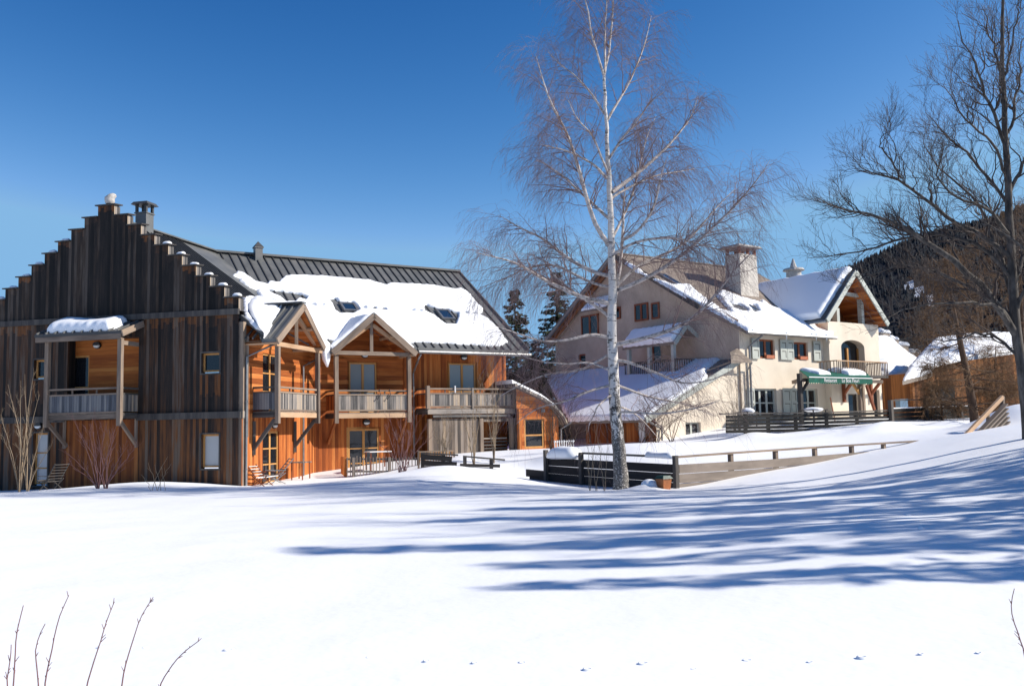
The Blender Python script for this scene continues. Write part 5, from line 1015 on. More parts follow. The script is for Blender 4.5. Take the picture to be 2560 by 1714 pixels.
_k = (S2P[:, :, 2].min(1) > 1.7) | (rb.random(len(S2P)) < .12); S2P, S2R = S2P[_k], S2R[_k]
S3P, S3R = spawn(S2P, S2R, 3, .2, .2, .55, .55, -.3, .4, 4, .7, .0018, rb, .9, .2, .0026)
def pad(P, Rd, K=8): return P, Rd
bt = MB(); v_, q_ = tubes(tr[None], rt[None], 14); fast_mesh('trunk', v_, q_, MT['birch'], birch, smooth=True)
br_ = join([tubes(LP, LR, 7)]); fast_mesh('branch', br_[0], br_[1], MT['birch_limb'], birch, smooth=True)
# give thin ends of the limbs and the side branches darker bark
v_, q_ = join([tubes(S1P, S1R, 4), tubes(S2P, S2R, 3), tubes(S3P, S3R, 3)]); fast_mesh('twigs', v_, q_, MT['birch_twig'], birch, kind='stuff')
# ---------------------------------------------------------------- bare trees
def bare_tree(name, label, trunk, r0, r1, limbs, seed, mats, n1=9, n2=8, n3=3, up=.3, group=None, l1=(.8, 2.), l2=(.4, 1.), l3=(.2, .5), tk=24, tips=(.006, .004, .0028), flare=1.3):
    rs = np.random.default_rng(seed); tr = resample(trunk, tk, .012, rs); rt = r0 + (r1 - r0) * np.linspace(0, 1, tk); rt[0] *= flare; rt[1] *= 1 + (flare - 1) * .4
    t = thing(name, label, 'tree', (tr[0][0], tr[0][1], tr[0][2]), group)
    v, q = tubes(tr[None], rt[None], 12); fast_mesh('trunk', v, q, MT[mats[0]], t, smooth=True)
    LP = np.stack([resample(l[0], 14, .03, rs) for l in limbs]); LR = np.stack([l[1] * (1 - np.linspace(0, 1, 14)) ** .8 + tips[0] for l in limbs])
    v, q = tubes(LP, LR, 7); fast_mesh('branch', v, q, MT[mats[0]], t, smooth=True)
    ll = np.linalg.norm(np.diff(LP, axis=1), axis=2).sum(1); A_, B_ = [], []
    for k in range(len(limbs)):
        p, r_ = spawn(LP[k:k + 1], LR[k:k + 1], int(ll[k] * n1 / 3) + 2, .12, l1[0], l1[1], .8, up, -.05, 7, .6, tips[1], rs, .8, .5, .05, .03); A_.append(p); B_.append(r_)
    P1, R1 = np.concatenate(A_), np.concatenate(B_); P2, R2 = spawn(P1, R1, n2, .15, l2[0], l2[1], .75, up, -.05, 5, .6, tips[2], rs, .9, .35, .012, .04)
    P3, R3 = spawn(P2, R2, n3, .2, l3[0], l3[1], .7, up, 0, 4, .7, tips[2], rs, 1., .3, .006, .03)
    v, q = join([tubes(P1, R1, 4), tubes(P2, R2, 3), tubes(P3, R3, 3)]); fast_mesh('twigs', v, q, MT[mats[1]], t, kind='stuff'); return t
Yr = 25.0
def lr(pts, dy, r): n = len(pts); return (np.array([at(2000 + x * .6378, y * .6378, Yr + dy * k / (n - 1)) for k, (x, y) in enumerate(pts)]), r * .85)
trk = [at(x, y, Yr) for x, y in ((2578, 1130), (2572, 1060), (2560, 960), (2546, 861), (2535, 765), (2528, 638), (2522, 510), (2518, 383), (2510, 255), (2505, 128), (2507, 0), (2508, -90))]
lim = [lr([(845, 1310), (760, 1170), (690, 1090), (620, 1040), (540, 960), (440, 900), (330, 850), (230, 820), (110, 825), (60, 770)], -2., .12),
       lr([(822, 810), (740, 700), (620, 570), (540, 500), (490, 440)], 1., .055), lr([(818, 620), (740, 410), (700, 270), (650, 180), (620, 80)], -1., .06),
       lr([(806, 430), (780, 250), (745, 130), (710, 20)], .8, .05), lr([(825, 1010), (690, 900), (560, 850), (480, 780), (400, 700), (330, 680), (240, 690), (200, 610)], -1.6, .075),
       lr([(400, 700), (350, 620), (300, 560), (340, 520)], -.2, .03), lr([(840, 1250), (700, 1130), (600, 1100), (480, 1040), (380, 1030), (280, 1070), (180, 1130)], 1.5, .06),
       lr([(830, 1090), (720, 960), (640, 930), (520, 900), (420, 930), (330, 960), (200, 1000), (130, 1000), (30, 1010)], .6, .06), lr([(850, 1390), (740, 1290), (620, 1330), (560, 1340), (470, 1330)], 1.8, .045),
       lr([(838, 1200), (790, 1000), (730, 850), (680, 760), (560, 690), (480, 560)], 2., .07), lr([(812, 560), (840, 420), (860, 300), (870, 150)], .5, .05), lr([(822, 760), (880, 640), (930, 520), (960, 380)], -.5, .06),
       lr([(800, 300), (830, 180), (850, 80), (880, -40)], -.6, .035), lr([(832, 1100), (900, 960), (960, 880), (1040, 800)], 1., .07), lr([(840, 1230), (900, 1100), (980, 1040), (1080, 1000)], -1., .07),
       lr([(826, 930), (760, 830), (650, 790), (540, 740), (520, 640), (560, 560)], -2.4, .055), lr([(815, 700), (760, 560), (650, 470), (600, 380), (560, 330)], -2., .045), lr([(842, 1290), (780, 1180), (650, 1190), (520, 1180), (400, 1210), (330, 1250)], -2.6, .05)]
bare_tree('bare_tree', 'tall grey barked bare tree with upswept dark twigs at the right edge', trk, .165, .028, lim, 5, ('bark_grey', 'twig_dark'), n1=11, n2=8, n3=3, up=.35)
# brown larches behind the terrace
def larch(x, y, Y, H, label, seed, dens=1., r=.16, lean=0.):
    rs = np.random.default_rng(seed); b = at(x, y, Y); b[2] = gz1(b[0], b[1]) - .2
    K = 20; z = np.linspace(0, 1, K); trk = np.stack([b[0] + lean * z + .12 * np.sin(z * 5 + seed), b[1] + 0 * z, b[2] + H * z], -1)
    t = thing('larch_tree', label, 'tree', b, 'bare brown larches beside the barn'); v, q = tubes(trk[None], (r * (1 - z) + .02)[None], 9); fast_mesh('trunk', v, q, MT['bark_brown'], t, smooth=True)
    n = int(70 * dens); tt = rs.uniform(.1, .98, n); p0 = np.stack([np.interp(tt, z, trk[:, k]) for k in range(3)], -1); a = rs.uniform(0, 6.28, n); L = (.32 * H * (1 - tt) ** .75 + .4) * rs.uniform(.7, 1.1, n)
    s = np.linspace(0, 1, 8)[None, :, None]; d = np.stack([np.cos(a), np.sin(a), rs.uniform(-.15, .3, n)], -1)
    P = p0[:, None] + d[:, None] * s * L[:, None, None] + np.array([0, 0, 1.]) * (.28 * s ** 2 - .3 * s)[...] * L[:, None, None] * .6; Rd = (.028 * (1 - tt) + .012)[:, None] * (1 - s[..., 0]) + .006 * s[..., 0]
    P1, R1 = spawn(P, Rd, 12, .1, .3, 1.1, .9, -.1, .2, 5, .6, .005, rs, .5, .3, .012, .03); P2, R2 = spawn(P1, R1, 5, .1, .15, .5, .8, -.25, .25, 4, .8, .0045, rs, .9, .2, .008, .03)
    v, q = tubes(P, Rd, 5); fast_mesh('branch', v, q, MT['bark_brown'], t); v, q = join([tubes(P1, R1, 3), tubes(P2, R2, 3)]); fast_mesh('twigs', v, q, MT['twig_larch'], t, kind='stuff'); return t
larch(2432, 1050, 44, 8.6, 'nearest brown larch with dark leaning trunk rising beside the terrace fence', 1, 1.2, .2, -.7)
larch(2330, 1010, 76, 13., 'brown larch behind the barn roof nearest the stepped gable house', 2, 1.2); larch(2470, 1005, 74, 16., 'tallest brown larch standing behind the middle of the barn', 3, 1.3); larch(2570, 1000, 62, 15., 'brown larch behind the right end of the barn at the photo edge', 4, 1.3); larch(2395, 1005, 90, 17., 'farthest brown larch seen between two others against the dark hill', 6, 1.2)
larch(2350, 1040, 50, 3.6, 'low brown larch sapling behind the terrace fence before the barn wall', 7, .8, .05); larch(2500, 1035, 50, 4.2, 'small bushy brown larch before the right half of the barn wall', 8, .9, .06)
# spruces
def spruce(x, y, Y, H, W, label, seed, mat='needles', P0=None, whorls=34, per=9, group='dark spruces', nq=30, qs=.2, name='spruce_tree', z0=.06, pw=.8):
    rs = np.random.default_rng(seed); b = at(x, y, Y) if P0 is None else np.array([P0[0], P0[1], 0.]); b[2] = gz1(b[0], b[1]) - .2
    t = thing(name, label, 'tree', b, group); K = 10; z = np.linspace(0, 1, K); v, q = tubes(np.stack([b[0] + 0 * z, b[1] + 0 * z, b[2] + H * z], -1)[None], (.018 * H * (1 - z) + .015)[None], 8); fast_mesh('trunk', v, q, MT['bark_brown'], t, smooth=True)
    n = whorls * per; tt = z0 + (1 - z0) * (np.repeat(np.arange(whorls), per) + rs.uniform(-.8, .8, n)) / whorls; tt = np.clip(tt, .02, .995); a = rs.uniform(0, 6.28, n); L = W * (1 - tt) ** pw * rs.uniform(.6, 1.15, n) + .12
    s = np.linspace(0, 1, 6)[None, :, None]; d = np.stack([np.cos(a), np.sin(a), np.zeros(n)], -1)
    P = np.stack([b[0] + 0 * tt, b[1] + 0 * tt, b[2] + H * tt], -1)[:, None] + d[:, None] * s * L[:, None, None] + np.array([0, 0, 1.]) * (-.55 * s + .35 * s ** 2.2) * L[:, None, None] + np.array([0, 0, .15]) * (tt[:, None, None] > .85)
    v, q = tubes(P, .012 * (1 - s[..., 0]) * np.ones((n, 1)) + .004, 3); fast_mesh('branch', v, q, MT['bark_brown'], t)
    m = n * nq; i = np.repeat(np.arange(n), nq); f = rs.uniform(.12, 1., m) ** .8 * 5; j = np.minimum(f.astype(int), 4); w = (f - j)[:, None]; c = P[i, j] * (1 - w) + P[i, j + 1] * w
    dd = d[i]; sd_ = np.stack([-dd[:, 1], dd[:, 0], 0 * dd[:, 0]], -1) * rs.choice([-1, 1], m)[:, None]
    e1 = unit(dd * .6 + sd_ * rs.uniform(.1, 1.1, (m, 1)) + np.array([0, 0, -1.]) * rs.uniform(.1, .9, (m, 1))); e2 = unit(np.cross(e1, rs.normal(0, 1, (m, 3)))); l = qs * H / 10 * rs.uniform(.6, 1.5, (m, 1)); h = l * .23
    V = np.stack([c - e2 * h, c + e1 * l * .55 - e2 * h * .9, c + e1 * l, c + e1 * l * .55 + e2 * h * .9], 1).reshape(-1, 3); fast_mesh('foliage', V, np.arange(m * 4).reshape(-1, 4), MT[mat], t, kind='stuff'); return t
spruce(1294, 1090, 66, 11.2, 2.9, 'dark spruce just right of the lodge roof edge', 1); spruce(1400, 1090, 70, 12.8, 3.3, 'taller dark spruce rising behind the left eave of the cream house', 2)
spruce(1262, 1095, 60, 6.4, 2.2, 'brownish bushy conifer close behind the lodge end', 3, 'needles_brown', name='bushy_conifer', group='brownish conifers behind the buildings'); spruce(1345, 1095, 62, 6.9, 2.6, 'brownish bushy conifer between the annexe and the cream house', 4, 'needles_brown', name='bushy_conifer', group='brownish conifers behind the buildings'); spruce(1310, 1095, 58, 5., 2.4, 'lowest brownish conifer right above the annexe roof', 5, 'needles_brown', name='bushy_conifer', group='brownish conifers behind the buildings')
for k, (x, Y, H, W, lb) in enumerate(((1235, 84, 7.2, 2.8, 'leftmost bushy conifer peeping past the lodge end'), (1290, 86, 6.4, 3., 'bushy conifer filling the gap below the left spruce'), (1335, 84, 7.6, 3., 'bushy conifer filling the gap below the taller spruce'), (1385, 88, 7., 3., 'bushy conifer nearest the left wall of the cream house'), (1310, 72, 4.2, 3., 'low dark bushy conifer in the gap behind the annexe'))): spruce(x, 1095, Y, H, W, lb, 60 + k, 'needles_brown', name='bushy_conifer', group='brownish conifers behind the buildings', whorls=26, per=10, nq=34, qs=.5, pw=.45)
# trees outside the frame whose shadows cross the snow
SH = [(12.5, 9.3, 7.9, 1.8, 'slim spruce off the right edge throwing the nearest blue shadow on snow'), (15.5, 10.7, 9.5, 2.1, 'spruce off the right edge second nearest the camera'), (15.2, 12.5, 11.2, 1.9, 'spruce off the right edge throwing the longest narrow shadow tip'),
      (18, 14.3, 10.5, 2.4, 'bushy spruce off the right edge thickening the shadow band'), (18, 16.2, 11.5, 2.4, 'broad spruce off the right edge throwing the middle shadow band'), (21, 18.2, 12.5, 2.8, 'tall spruce off the right edge shading the upper right slope'), (22.5, 20.6, 12.5, 2.8, 'tallest spruce off the right edge farthest from the frame'), (14.2, 14.8, 5.5, 1.7, 'low spruce off the right edge before the bushy one'), (15.8, 18.8, 6.5, 2., 'low spruce off the right edge before the tall ones')]
for k, (X, Y, H, W, lb) in enumerate(SH): spruce(0, 0, 0, H, W, lb, 40 + k, P0=(X, Y), group='spruces off the right edge casting shadows', whorls=24, per=7, nq=9, qs=.29, z0=.14, pw=1.15)
def generic(X, Y, H, seed, label):
    rs = np.random.default_rng(seed); b = np.array([X, Y, gz1(X, Y) - .2]); tr = [b + [.15 * math.sin(k), .1 * math.cos(k * 1.7), H * k / 8] for k in range(9)]; lm = []
    for k in range(16):
        t = .25 + .7 * k / 16; p = b + [0, 0, H * t]; a = k * 2.4 + rs.uniform(-.4, .4); L = H * .42 * (1 - t * .7); d = np.array([math.cos(a), math.sin(a), .55])
        lm.append((np.array([p, p + d * L * .4 + [0, 0, .1], p + d * L * .75 + [0, 0, .35], p + d * L + [0, 0, .8]]), .05 * (1 - t) + .02))
    bare_tree('bare_tree', label, tr, .15, .02, lm, seed, ('bark_grey', 'twig_dark'), n1=9, n2=7, n3=2, up=.35)
generic(15.5, 22.6, 11., 91, 'bare tree off the right edge beside the big grey one'); generic(13.4, 17.2, 9., 92, 'smaller bare tree off the right edge throwing fine branch shadows'); generic(12.6, 13.6, 7.5, 93, 'slender bare tree off the right edge nearest the frame')
# shrubs and saplings
def shrub(name, label, base, tips, mat, seed, r=.012, n1=5, n2=3, l1=(.25, .7), l2=(.1, .3), up=.5, cat='shrub', group=None, K=9):
    """stems from base points to tips (world points)"""
    rs = np.random.default_rng(seed); b = np.mean([np.asarray(q) for q in base], 0); t = thing(name, label, cat, b, group); P = []
    for k, tip in enumerate(tips):
        p0 = np.asarray(base[k % len(base)], float); p1 = np.asarray(tip, float); m = (p0 + p1) / 2; m[:2] = p0[:2] + (p1[:2] - p0[:2]) * .38; P.append(resample([p0 - [0, 0, .15], p0, m, p1], K, .012, rs))
    P = np.stack(P); Rd = r * (1 - np.linspace(0, 1, K))[None] * np.ones((len(P), 1)) + .003; v, q = tubes(P, Rd, 5); fast_mesh('stem', v, q, MT[mat], t, smooth=True)
    if n1:
        P1, R1 = spawn(P, Rd, n1, .25, l1[0], l1[1], .6, up, 0, 5, .6, .0025, rs, .7, .3, .008, .02); parts = [tubes(P1, R1, 3)]
        if n2: P2, R2 = spawn(P1, R1, n2, .2, l2[0], l2[1], .6, up, 0, 4, .7, .0022, rs, .8, .3, .004, .02); parts.append(tubes(P2, R2, 3))
        v, q = join(parts); fast_mesh('twigs', v, q, MT[mat], t, kind='stuff')
    return t
def gp(x, y, Y):
    p = at(x, y, Y); p[2] = gz1(p[0], p[1]); return p
def fan(xs, ys, Y, sp, seed):
    rs = np.random.default_rng(seed); return [at(x, y, Y + rs.uniform(-sp, sp)) for x, y in zip(xs, ys)]
shrub('bare_shrub', 'tall tan stemmed bare shrub before the left end of the dark gable', [gp(48, 1240, 31), gp(68, 1240, 31)], fan([2, 20, 52, 62, 98, 30, 75, 110, 8, 130, 85], [1040, 960, 950, 935, 985, 1000, 1020, 1060, 1090, 1110, 930], 31, .7, 1), 'twig_tan', 1, .02, 6, 4, group='bare shrubs by the buildings')
shrub('bare_shrub', 'red stemmed bare shrub before the sheltered boarding under the gable balcony', [gp(245, 1252, 30), gp(262, 1253, 30)], fan([185, 200, 222, 240, 262, 285, 300, 322, 165, 340, 175, 310, 230, 275], [1050, 1080, 1075, 1058, 1070, 1080, 1062, 1110, 1130, 1120, 1160, 1160, 1040, 1090], 30, .9, 2), 'twig_plum', 2, .016, 7, 4, group='bare shrubs by the buildings')
shrub('thin_stems', 'sparse pale stems standing in snow below the lodge window', [gp(378, 1247, 29), gp(392, 1247, 29), gp(403, 1247, 29), gp(413, 1246, 29)], fan([352, 370, 387, 402, 420, 428], [1185, 1155, 1160, 1165, 1140, 1158], 29, .3, 3), 'twig_tan', 3, .007, 2, 0, (.1, .25))
shrub('bare_shrub', 'plum coloured bare bush growing through the picket fence', [gp(1000, 1190, 34.5), gp(1012, 1190, 34.5)], fan([960, 975, 990, 1000, 1015, 1030, 1045, 1060, 1080, 950, 1008, 1035], [1060, 1050, 1080, 1040, 1045, 1050, 1055, 1070, 1090, 1110, 1090, 1030], 34.5, .8, 4), 'twig_plum', 4, .014, 7, 4, group='bare shrubs by the buildings')
for k, (x0, y0, x1, y1, Y, lb) in enumerate(((1184, 1142, 1181, 985, 36.3, 'thin sapling with forked top on the snow mound before the terrace balcony'), (1235, 1144, 1230, 915, 36.8, 'tallest thin sapling on the snow mound before the slatted opening'), (1106, 1150, 1110, 1040, 36.5, 'short forked sapling behind the left board fence'), (1378, 1135, 1374, 985, 37, 'dark thin sapling before the annexe post'))):
    rs = np.random.default_rng(k); b = gp(x0, y0, Y); shrub('sapling', lb, [b], [at(x1, y1, Y), at(x1 - 25, y1 + 40, Y + .4), at(x1 + 24, y1 + 30, Y - .4), at(x1 + 12, y1 + 5, Y + .3)], 'twig_tan' if k < 3 else 'bark_brown', 20 + k, .022, 12, 4, (.3, .9), (.12, .35), .8, 'sapling', 'saplings by the buildings', 12)
shrub('bare_shrub', 'dense brown bush against the shaded gable end behind the birch', [gp(1640, 1105, 44.5), gp(1680, 1105, 44.5), gp(1600, 1108, 44.5)], fan(list(range(1560, 1760, 14)), [1040 - (k * 37) % 70 for k in range(15)], 44.3, .9, 6), 'bark_brown', 6, .02, 8, 5, (.4, 1.1), (.2, .5), .3, group='bare shrubs by the buildings')
shrub('climbing_shrub', 'tangled brown climber on the house corner beside the drainpipes', [gp(1838, 1082, 45.5), gp(1850, 1082, 45.5)], fan([1800, 1812, 1825, 1836, 1848, 1858, 1868, 1815, 1840, 1860], [990, 960, 945, 920, 930, 960, 980, 1030, 1010, 1030], 45.5, .5, 7), 'twig_tan', 7, .016, 9, 5, (.3, .9), (.15, .45), .3)
shrub('thin_stems', 'few bare stems in snow before the birch fence left of the trunk', [gp(1475, 1228, 26.5), gp(1490, 1228, 26.5), gp(1512, 1228, 26.5)], fan([1465, 1472, 1485, 1498, 1506, 1520], [1050, 1080, 1060, 1040, 1120, 1100], 26.5, .3, 8), 'twig_tan', 8, .009, 3, 2, (.15, .5), (.1, .2))
shrub('bare_shrub', 'dark wiry bush left of the birch behind the rail fence', [gp(1410, 1135, 38), gp(1430, 1135, 38)], fan([1370, 1385, 1400, 1420, 1440, 1455, 1470], [1040, 1020, 1035, 1010, 1030, 1045, 1060], 38, .6, 9), 'bark_brown', 9, .013, 6, 4, (.3, .8), (.12, .35), .4, group='bare shrubs by the buildings')
ST = [([(33, 1714), (36, 1660), (38, 1618), (44, 1560), (58, 1514)], 'leftmost tall stem'), ([(18, 1714), (22, 1670), (28, 1610)], 'short stem'), ([(98, 1714), (92, 1670), (87, 1629), (94, 1585), (113, 1558)], 'curved stem'), ([(110, 1714), (122, 1655), (137, 1585), (150, 1530), (172, 1487)], 'tallest stem'), ([(213, 1714), (236, 1650), (257, 1585), (268, 1540), (286, 1503)], 'budded stem'), ([(301, 1714), (320, 1640), (339, 1574), (356, 1530), (383, 1492)], 'straight stem'), ([(396, 1714), (420, 1675), (448, 1640), (475, 1615), (497, 1601)], 'slanting stem'), ([(2562, 1628), (2545, 1580), (2525, 1530), (2528, 1500), (2536, 1470)], 'lone bent stem')]
LB = ['leftmost of the tall bare stems in the near snow', 'shortest bare stem at the bottom left corner beside the leftmost one', 'slender bare stem curving right, between the two tallest left stems', 'bare stem reaching highest on the far left foreground', 'bare reddish stem in the middle of the near left group', 'second bare stem from the right in the near left group', 'slanting low bare stem, rightmost of the near left group', 'lone bent bare stem at the right photo edge']
for k, (pts, _) in enumerate(ST):
    Y = 4.9 + .12 * k; P = [at(x, y, Y) for x, y in pts]; d = P[0] - P[1]; g = P[0] + d * .0; gzv = gz1(g[0], g[1]); g2 = g.copy(); g2[2] = gzv - .05; P = ([g2] if g2[2] < g[2] else []) + P
    c = resample(P, 14, .0012, np.random.default_rng(k)); t = thing('dry_stem', LB[k], 'stem', (c[0][0], c[0][1], c[0][2]), 'dry stems in the near snow'); v, q = tubes(c[None], np.linspace(.0052, .0022, 14)[None], 6); fast_mesh('stem', v, q, MT['twig_plum'], t, smooth=True)
    p1, r1 = spawn(c[None], np.full((1, 14), .003), 9, .25, .012, .05, .7, .2, 0, 3, .8, .0016, np.random.default_rng(70 + k), 1., .2, .0028); v, q = tubes(p1, r1, 4); fast_mesh('bud', v, q, MT['twig_plum'], t, kind='stuff')
# ---------------------------------------------------------------- forested hill
RX = [(1500, 900), (1700, 815), (1850, 740), (1985, 697), (2060, 676), (2130, 654), (2200, 625), (2260, 596), (2330, 570), (2400, 552), (2480, 535), (2560, 505), (2700, 470), (2900, 455), (3200, 470), (3600, 560)]
Yh = 1500.; xs = np.linspace(1500, 3600, 90); ridge = np.array([at(x, np.interp(x, [q[0] for q in RX], [q[1] for q in RX]) + 20, Yh) for x in xs]); nt_ = 46; tt = np.linspace(-1.0, 1.2, nt_)
def hill_pt(i, t):
    p = ridge[i]; d = unit(np.array([p[0], p[1], 0]) * 1.); k = -t if t < 0 else t; z = p[2] * (1 - k ** 1.25 if t < 0 else 1 - .5 * k * k) ; return np.array([p[0], p[1], 0]) * (1 + (.62 * t if t < 0 else .5 * t)) + np.array([0, 0, max(z, 1.0) if t > -1 else -3])
H = np.array([[hill_pt(i, t) for i in range(len(xs))] for t in tt]); H[..., 2] += 4 * vnoise(H[..., 0], H[..., 1], .02, 4) * np.clip(H[..., 2] / 60, 0, 1)
idx = np.arange(nt_ * len(xs)).reshape(nt_, len(xs)); Q = np.stack([idx[:-1, :-1], idx[:-1, 1:], idx[1:, 1:], idx[1:, :-1]], -1).reshape(-1, 4)
def projv(P): v = (P - CAM) @ M.T; return CX + F * v[:, 0] / v[:, 2], CY + F * v[:, 1] / v[:, 2]
HV = H.reshape(-1, 3); hx, hy = projv(HV[Q].mean(1))
def clear_(x, y): return (((x - 2300) * .8 + (y - 725) * .6) / 42) ** 2 + ((-(x - 2300) * .6 + (y - 725) * .8 + 0) / 13) ** 2 < 1
hill = raw_mesh('hillside', HV, Q, [MT['forest_floor'], MT['snow']], None, None, True, clear_(hx, hy).astype(int), origin=(0, 0, 0)); hill['kind'] = 'structure'
rf_ = np.random.default_rng(12); n = 9000; fi = rf_.uniform(14, len(xs) - 2, n); ft = rf_.uniform(-.9, .06, n); ft[:900] = rf_.uniform(-.03, .03, 900); i0 = fi.astype(int); w = (fi - i0)[:, None]; j = np.clip(np.interp(ft, tt, np.arange(nt_)), 0, nt_ - 2); j0 = j.astype(int); wj = (j - j0)[:, None]
P = (H[j0, i0] * (1 - w) + H[j0, i0 + 1] * w) * (1 - wj) + (H[j0 + 1, i0] * (1 - w) + H[j0 + 1, i0 + 1] * w) * wj
px_, py_ = projv(P); P = P[~clear_(px_, py_)]; n = len(P); hh = rf_.uniform(6.5, 12, n); ww = hh * rf_.uniform(.2, .3, n); V = []; 
m = 6; an = np.arange(m) * 2 * np.pi / m; rr_ = rf_.uniform(.65, 1.2, (n, 2, m)); ring = np.stack([np.cos(an), np.sin(an)], -1)
def tier(k, z0, z1, s): 
    b = np.concatenate([P[:, None, :2] + ring[None] * (ww * s)[:, None, None] * rr_[:, k, :, None], (P[:, 2] + hh * z0)[:, None, None] * np.ones((1, m, 1))], -1); a = P + np.stack([0 * hh, 0 * hh, hh * z1], -1)
    V = np.concatenate([b, a[:, None]], 1); i = np.arange(n)[:, None] * (m + 1); T_ = np.stack([i + np.arange(m)[None], i + (np.arange(m)[None] + 1) % m, i + m + 0 * np.arange(m)[None]], -1); return V.reshape(-1, 3), T_.reshape(-1, 3)
v_, q_ = join([tier(0, -.05, .75, 1.), tier(1, .4, 1., .65)]); fo = fast_mesh('hill_forest', v_, q_, MT['forest'], None, kind='stuff')
tag(fo, 'dark conifer forest covering the far hill', 'forest')
# ================================================================ FENCES AND SMALL THINGS
def fpt(fr, x, y, v=0.): u, z = fr.px(x, y, v); return fr.P(u, v, z)
def fence(name, label, fr, boards, posts, toprail=None, mat='fence_dark', pmat='beam_dark', bh=.25, bt=.05, cat='fence', group=None, pw=.13, snow=0., depth=.6):
    a = fpt(fr, *boards[0][0]); t = thing(name, label, cat, (a[0], a[1], gz1(a[0], a[1])), group)
    for k, ln in enumerate(boards):
        for p, q in zip(ln[:-1], ln[1:]):
            P, Q = fpt(fr, *p), fpt(fr, *q); b = MB(); b.bar(P, Q, bt, bh); o = b.build('board', MT[mat], t)
            if snow and k == 0:
                b = MB(); b.bar(P + [0, 0, bh / 2 + snow / 2], Q + [0, 0, bh / 2 + snow / 2], bt * 1.3, snow); b.build('snow_strip', MT['snow'], o)
    for x, y in posts:
        P = fpt(fr, x, y, .08 if depth > 0 else -.08); g = gz1(P[0], P[1]); b = MB(); b.bar([P[0], P[1], min(g - .4, P[2] - .4)], P, pw, pw, up=fr.u); b.build('post', MT[pmat], t)
    if toprail:
        for p, q in zip(toprail[:-1], toprail[1:]): b = MB(); b.bar(fpt(fr, *p, .05), fpt(fr, *q, .05), .16, .06); b.build('top_rail', MT[pmat], t)
    return t
c0 = at(1690, 1222, 27.8); FD = Fr(c0, 35.55); FEr = swap(FD)
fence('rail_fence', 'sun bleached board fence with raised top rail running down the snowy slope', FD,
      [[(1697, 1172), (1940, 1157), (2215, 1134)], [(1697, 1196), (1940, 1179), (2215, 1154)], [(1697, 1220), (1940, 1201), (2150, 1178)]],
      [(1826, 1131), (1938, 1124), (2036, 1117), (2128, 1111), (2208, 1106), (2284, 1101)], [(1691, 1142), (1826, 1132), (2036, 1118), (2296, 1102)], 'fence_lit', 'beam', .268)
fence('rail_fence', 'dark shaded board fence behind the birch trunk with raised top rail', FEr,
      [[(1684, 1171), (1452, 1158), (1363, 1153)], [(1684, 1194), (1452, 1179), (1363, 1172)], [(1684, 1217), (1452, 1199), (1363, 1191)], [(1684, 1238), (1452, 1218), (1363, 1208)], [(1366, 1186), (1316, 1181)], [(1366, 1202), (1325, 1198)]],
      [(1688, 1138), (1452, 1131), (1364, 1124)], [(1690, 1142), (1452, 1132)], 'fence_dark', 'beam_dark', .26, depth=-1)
m = mound('rail_snow', [fpt(FEr, 1372, 1142), fpt(FEr, 1410, 1140), fpt(FEr, 1446, 1141)], .36, None, seed=5, flat=.9); tag(m, 'thick rounded snow heap on the dark fence left of the birch', 'snow heap')
m = mound('rail_snow', [fpt(FEr, 1614, 1140), fpt(FEr, 1686, 1144)], .17, None, seed=6, flat=1.); tag(m, 'flat snow ridge on the dark fence rail right of the birch', 'snow heap')
m = mound('snow_clump', [gp(1600, 1216, 27.2) + [0, 0, .0], gp(1648, 1213, 27.2) + [0, 0, .05]], .24, None, seed=8, flat=.8); tag(m, 'lumpy snow heap against the fence beside the orange bin', 'snow heap')
FT = Fr(D.P(0, -5.5, 0), 35.55)
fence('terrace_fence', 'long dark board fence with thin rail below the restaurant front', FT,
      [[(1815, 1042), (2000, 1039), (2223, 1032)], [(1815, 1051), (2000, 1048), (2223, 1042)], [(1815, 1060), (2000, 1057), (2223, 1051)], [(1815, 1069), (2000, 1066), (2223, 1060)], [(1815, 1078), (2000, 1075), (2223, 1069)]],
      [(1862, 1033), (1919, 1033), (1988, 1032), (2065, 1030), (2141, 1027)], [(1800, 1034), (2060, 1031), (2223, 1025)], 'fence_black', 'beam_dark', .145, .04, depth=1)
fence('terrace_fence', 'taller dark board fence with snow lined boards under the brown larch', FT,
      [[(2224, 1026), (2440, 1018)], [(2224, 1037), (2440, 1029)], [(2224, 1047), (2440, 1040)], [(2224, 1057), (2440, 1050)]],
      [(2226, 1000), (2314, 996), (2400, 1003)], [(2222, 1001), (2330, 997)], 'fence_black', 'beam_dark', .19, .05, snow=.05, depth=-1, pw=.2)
FL = Fr(at(1054, 1190, 35.2), 8)
fence('garden_fence', 'brown board fence sinking into the snow beside the picket fence', FL, [[(1054, 1141), (1130, 1147)], [(1054, 1156), (1142, 1161)], [(1054, 1170), (1128, 1174)], [(1054, 1183), (1110, 1186)]], [(1056, 1130), (1108, 1133)], [(1052, 1132), (1145, 1137)], 'fence_dark', 'beam_dark', .2)
fence('garden_rail', 'low brown rail half buried in snow before the saplings', FL, [[(1150, 1162), (1250, 1164)]], [(1162, 1141), (1228, 1147)], [(1158, 1140), (1262, 1149)], 'fence_dark', 'beam_dark', .12)
FP = Fr(at(866, 1199, 38.2), 18); pk = thing('picket_fence', 'grey picket fence before the ground floor terrace doors', 'fence', (*at(960, 1195, 38.6)[:2], gz1(*at(960, 1195, 38.6)[:2])))
b = MB(); r = np.random.default_rng(4)
for k in range(23):
    x = 868 + 8.1 * k; wide = k in (2, 13, 22); P = fpt(FP, x, 1141 + r.uniform(-2, 2) + .2 * k * 0); g = gz1(P[0], P[1]); b.bar([P[0], P[1], g - .3], P, .045 if not wide else .16, .03 if not wide else .12, up=FP.u)
b.build('picket', MT['picket'], pk, split=True)
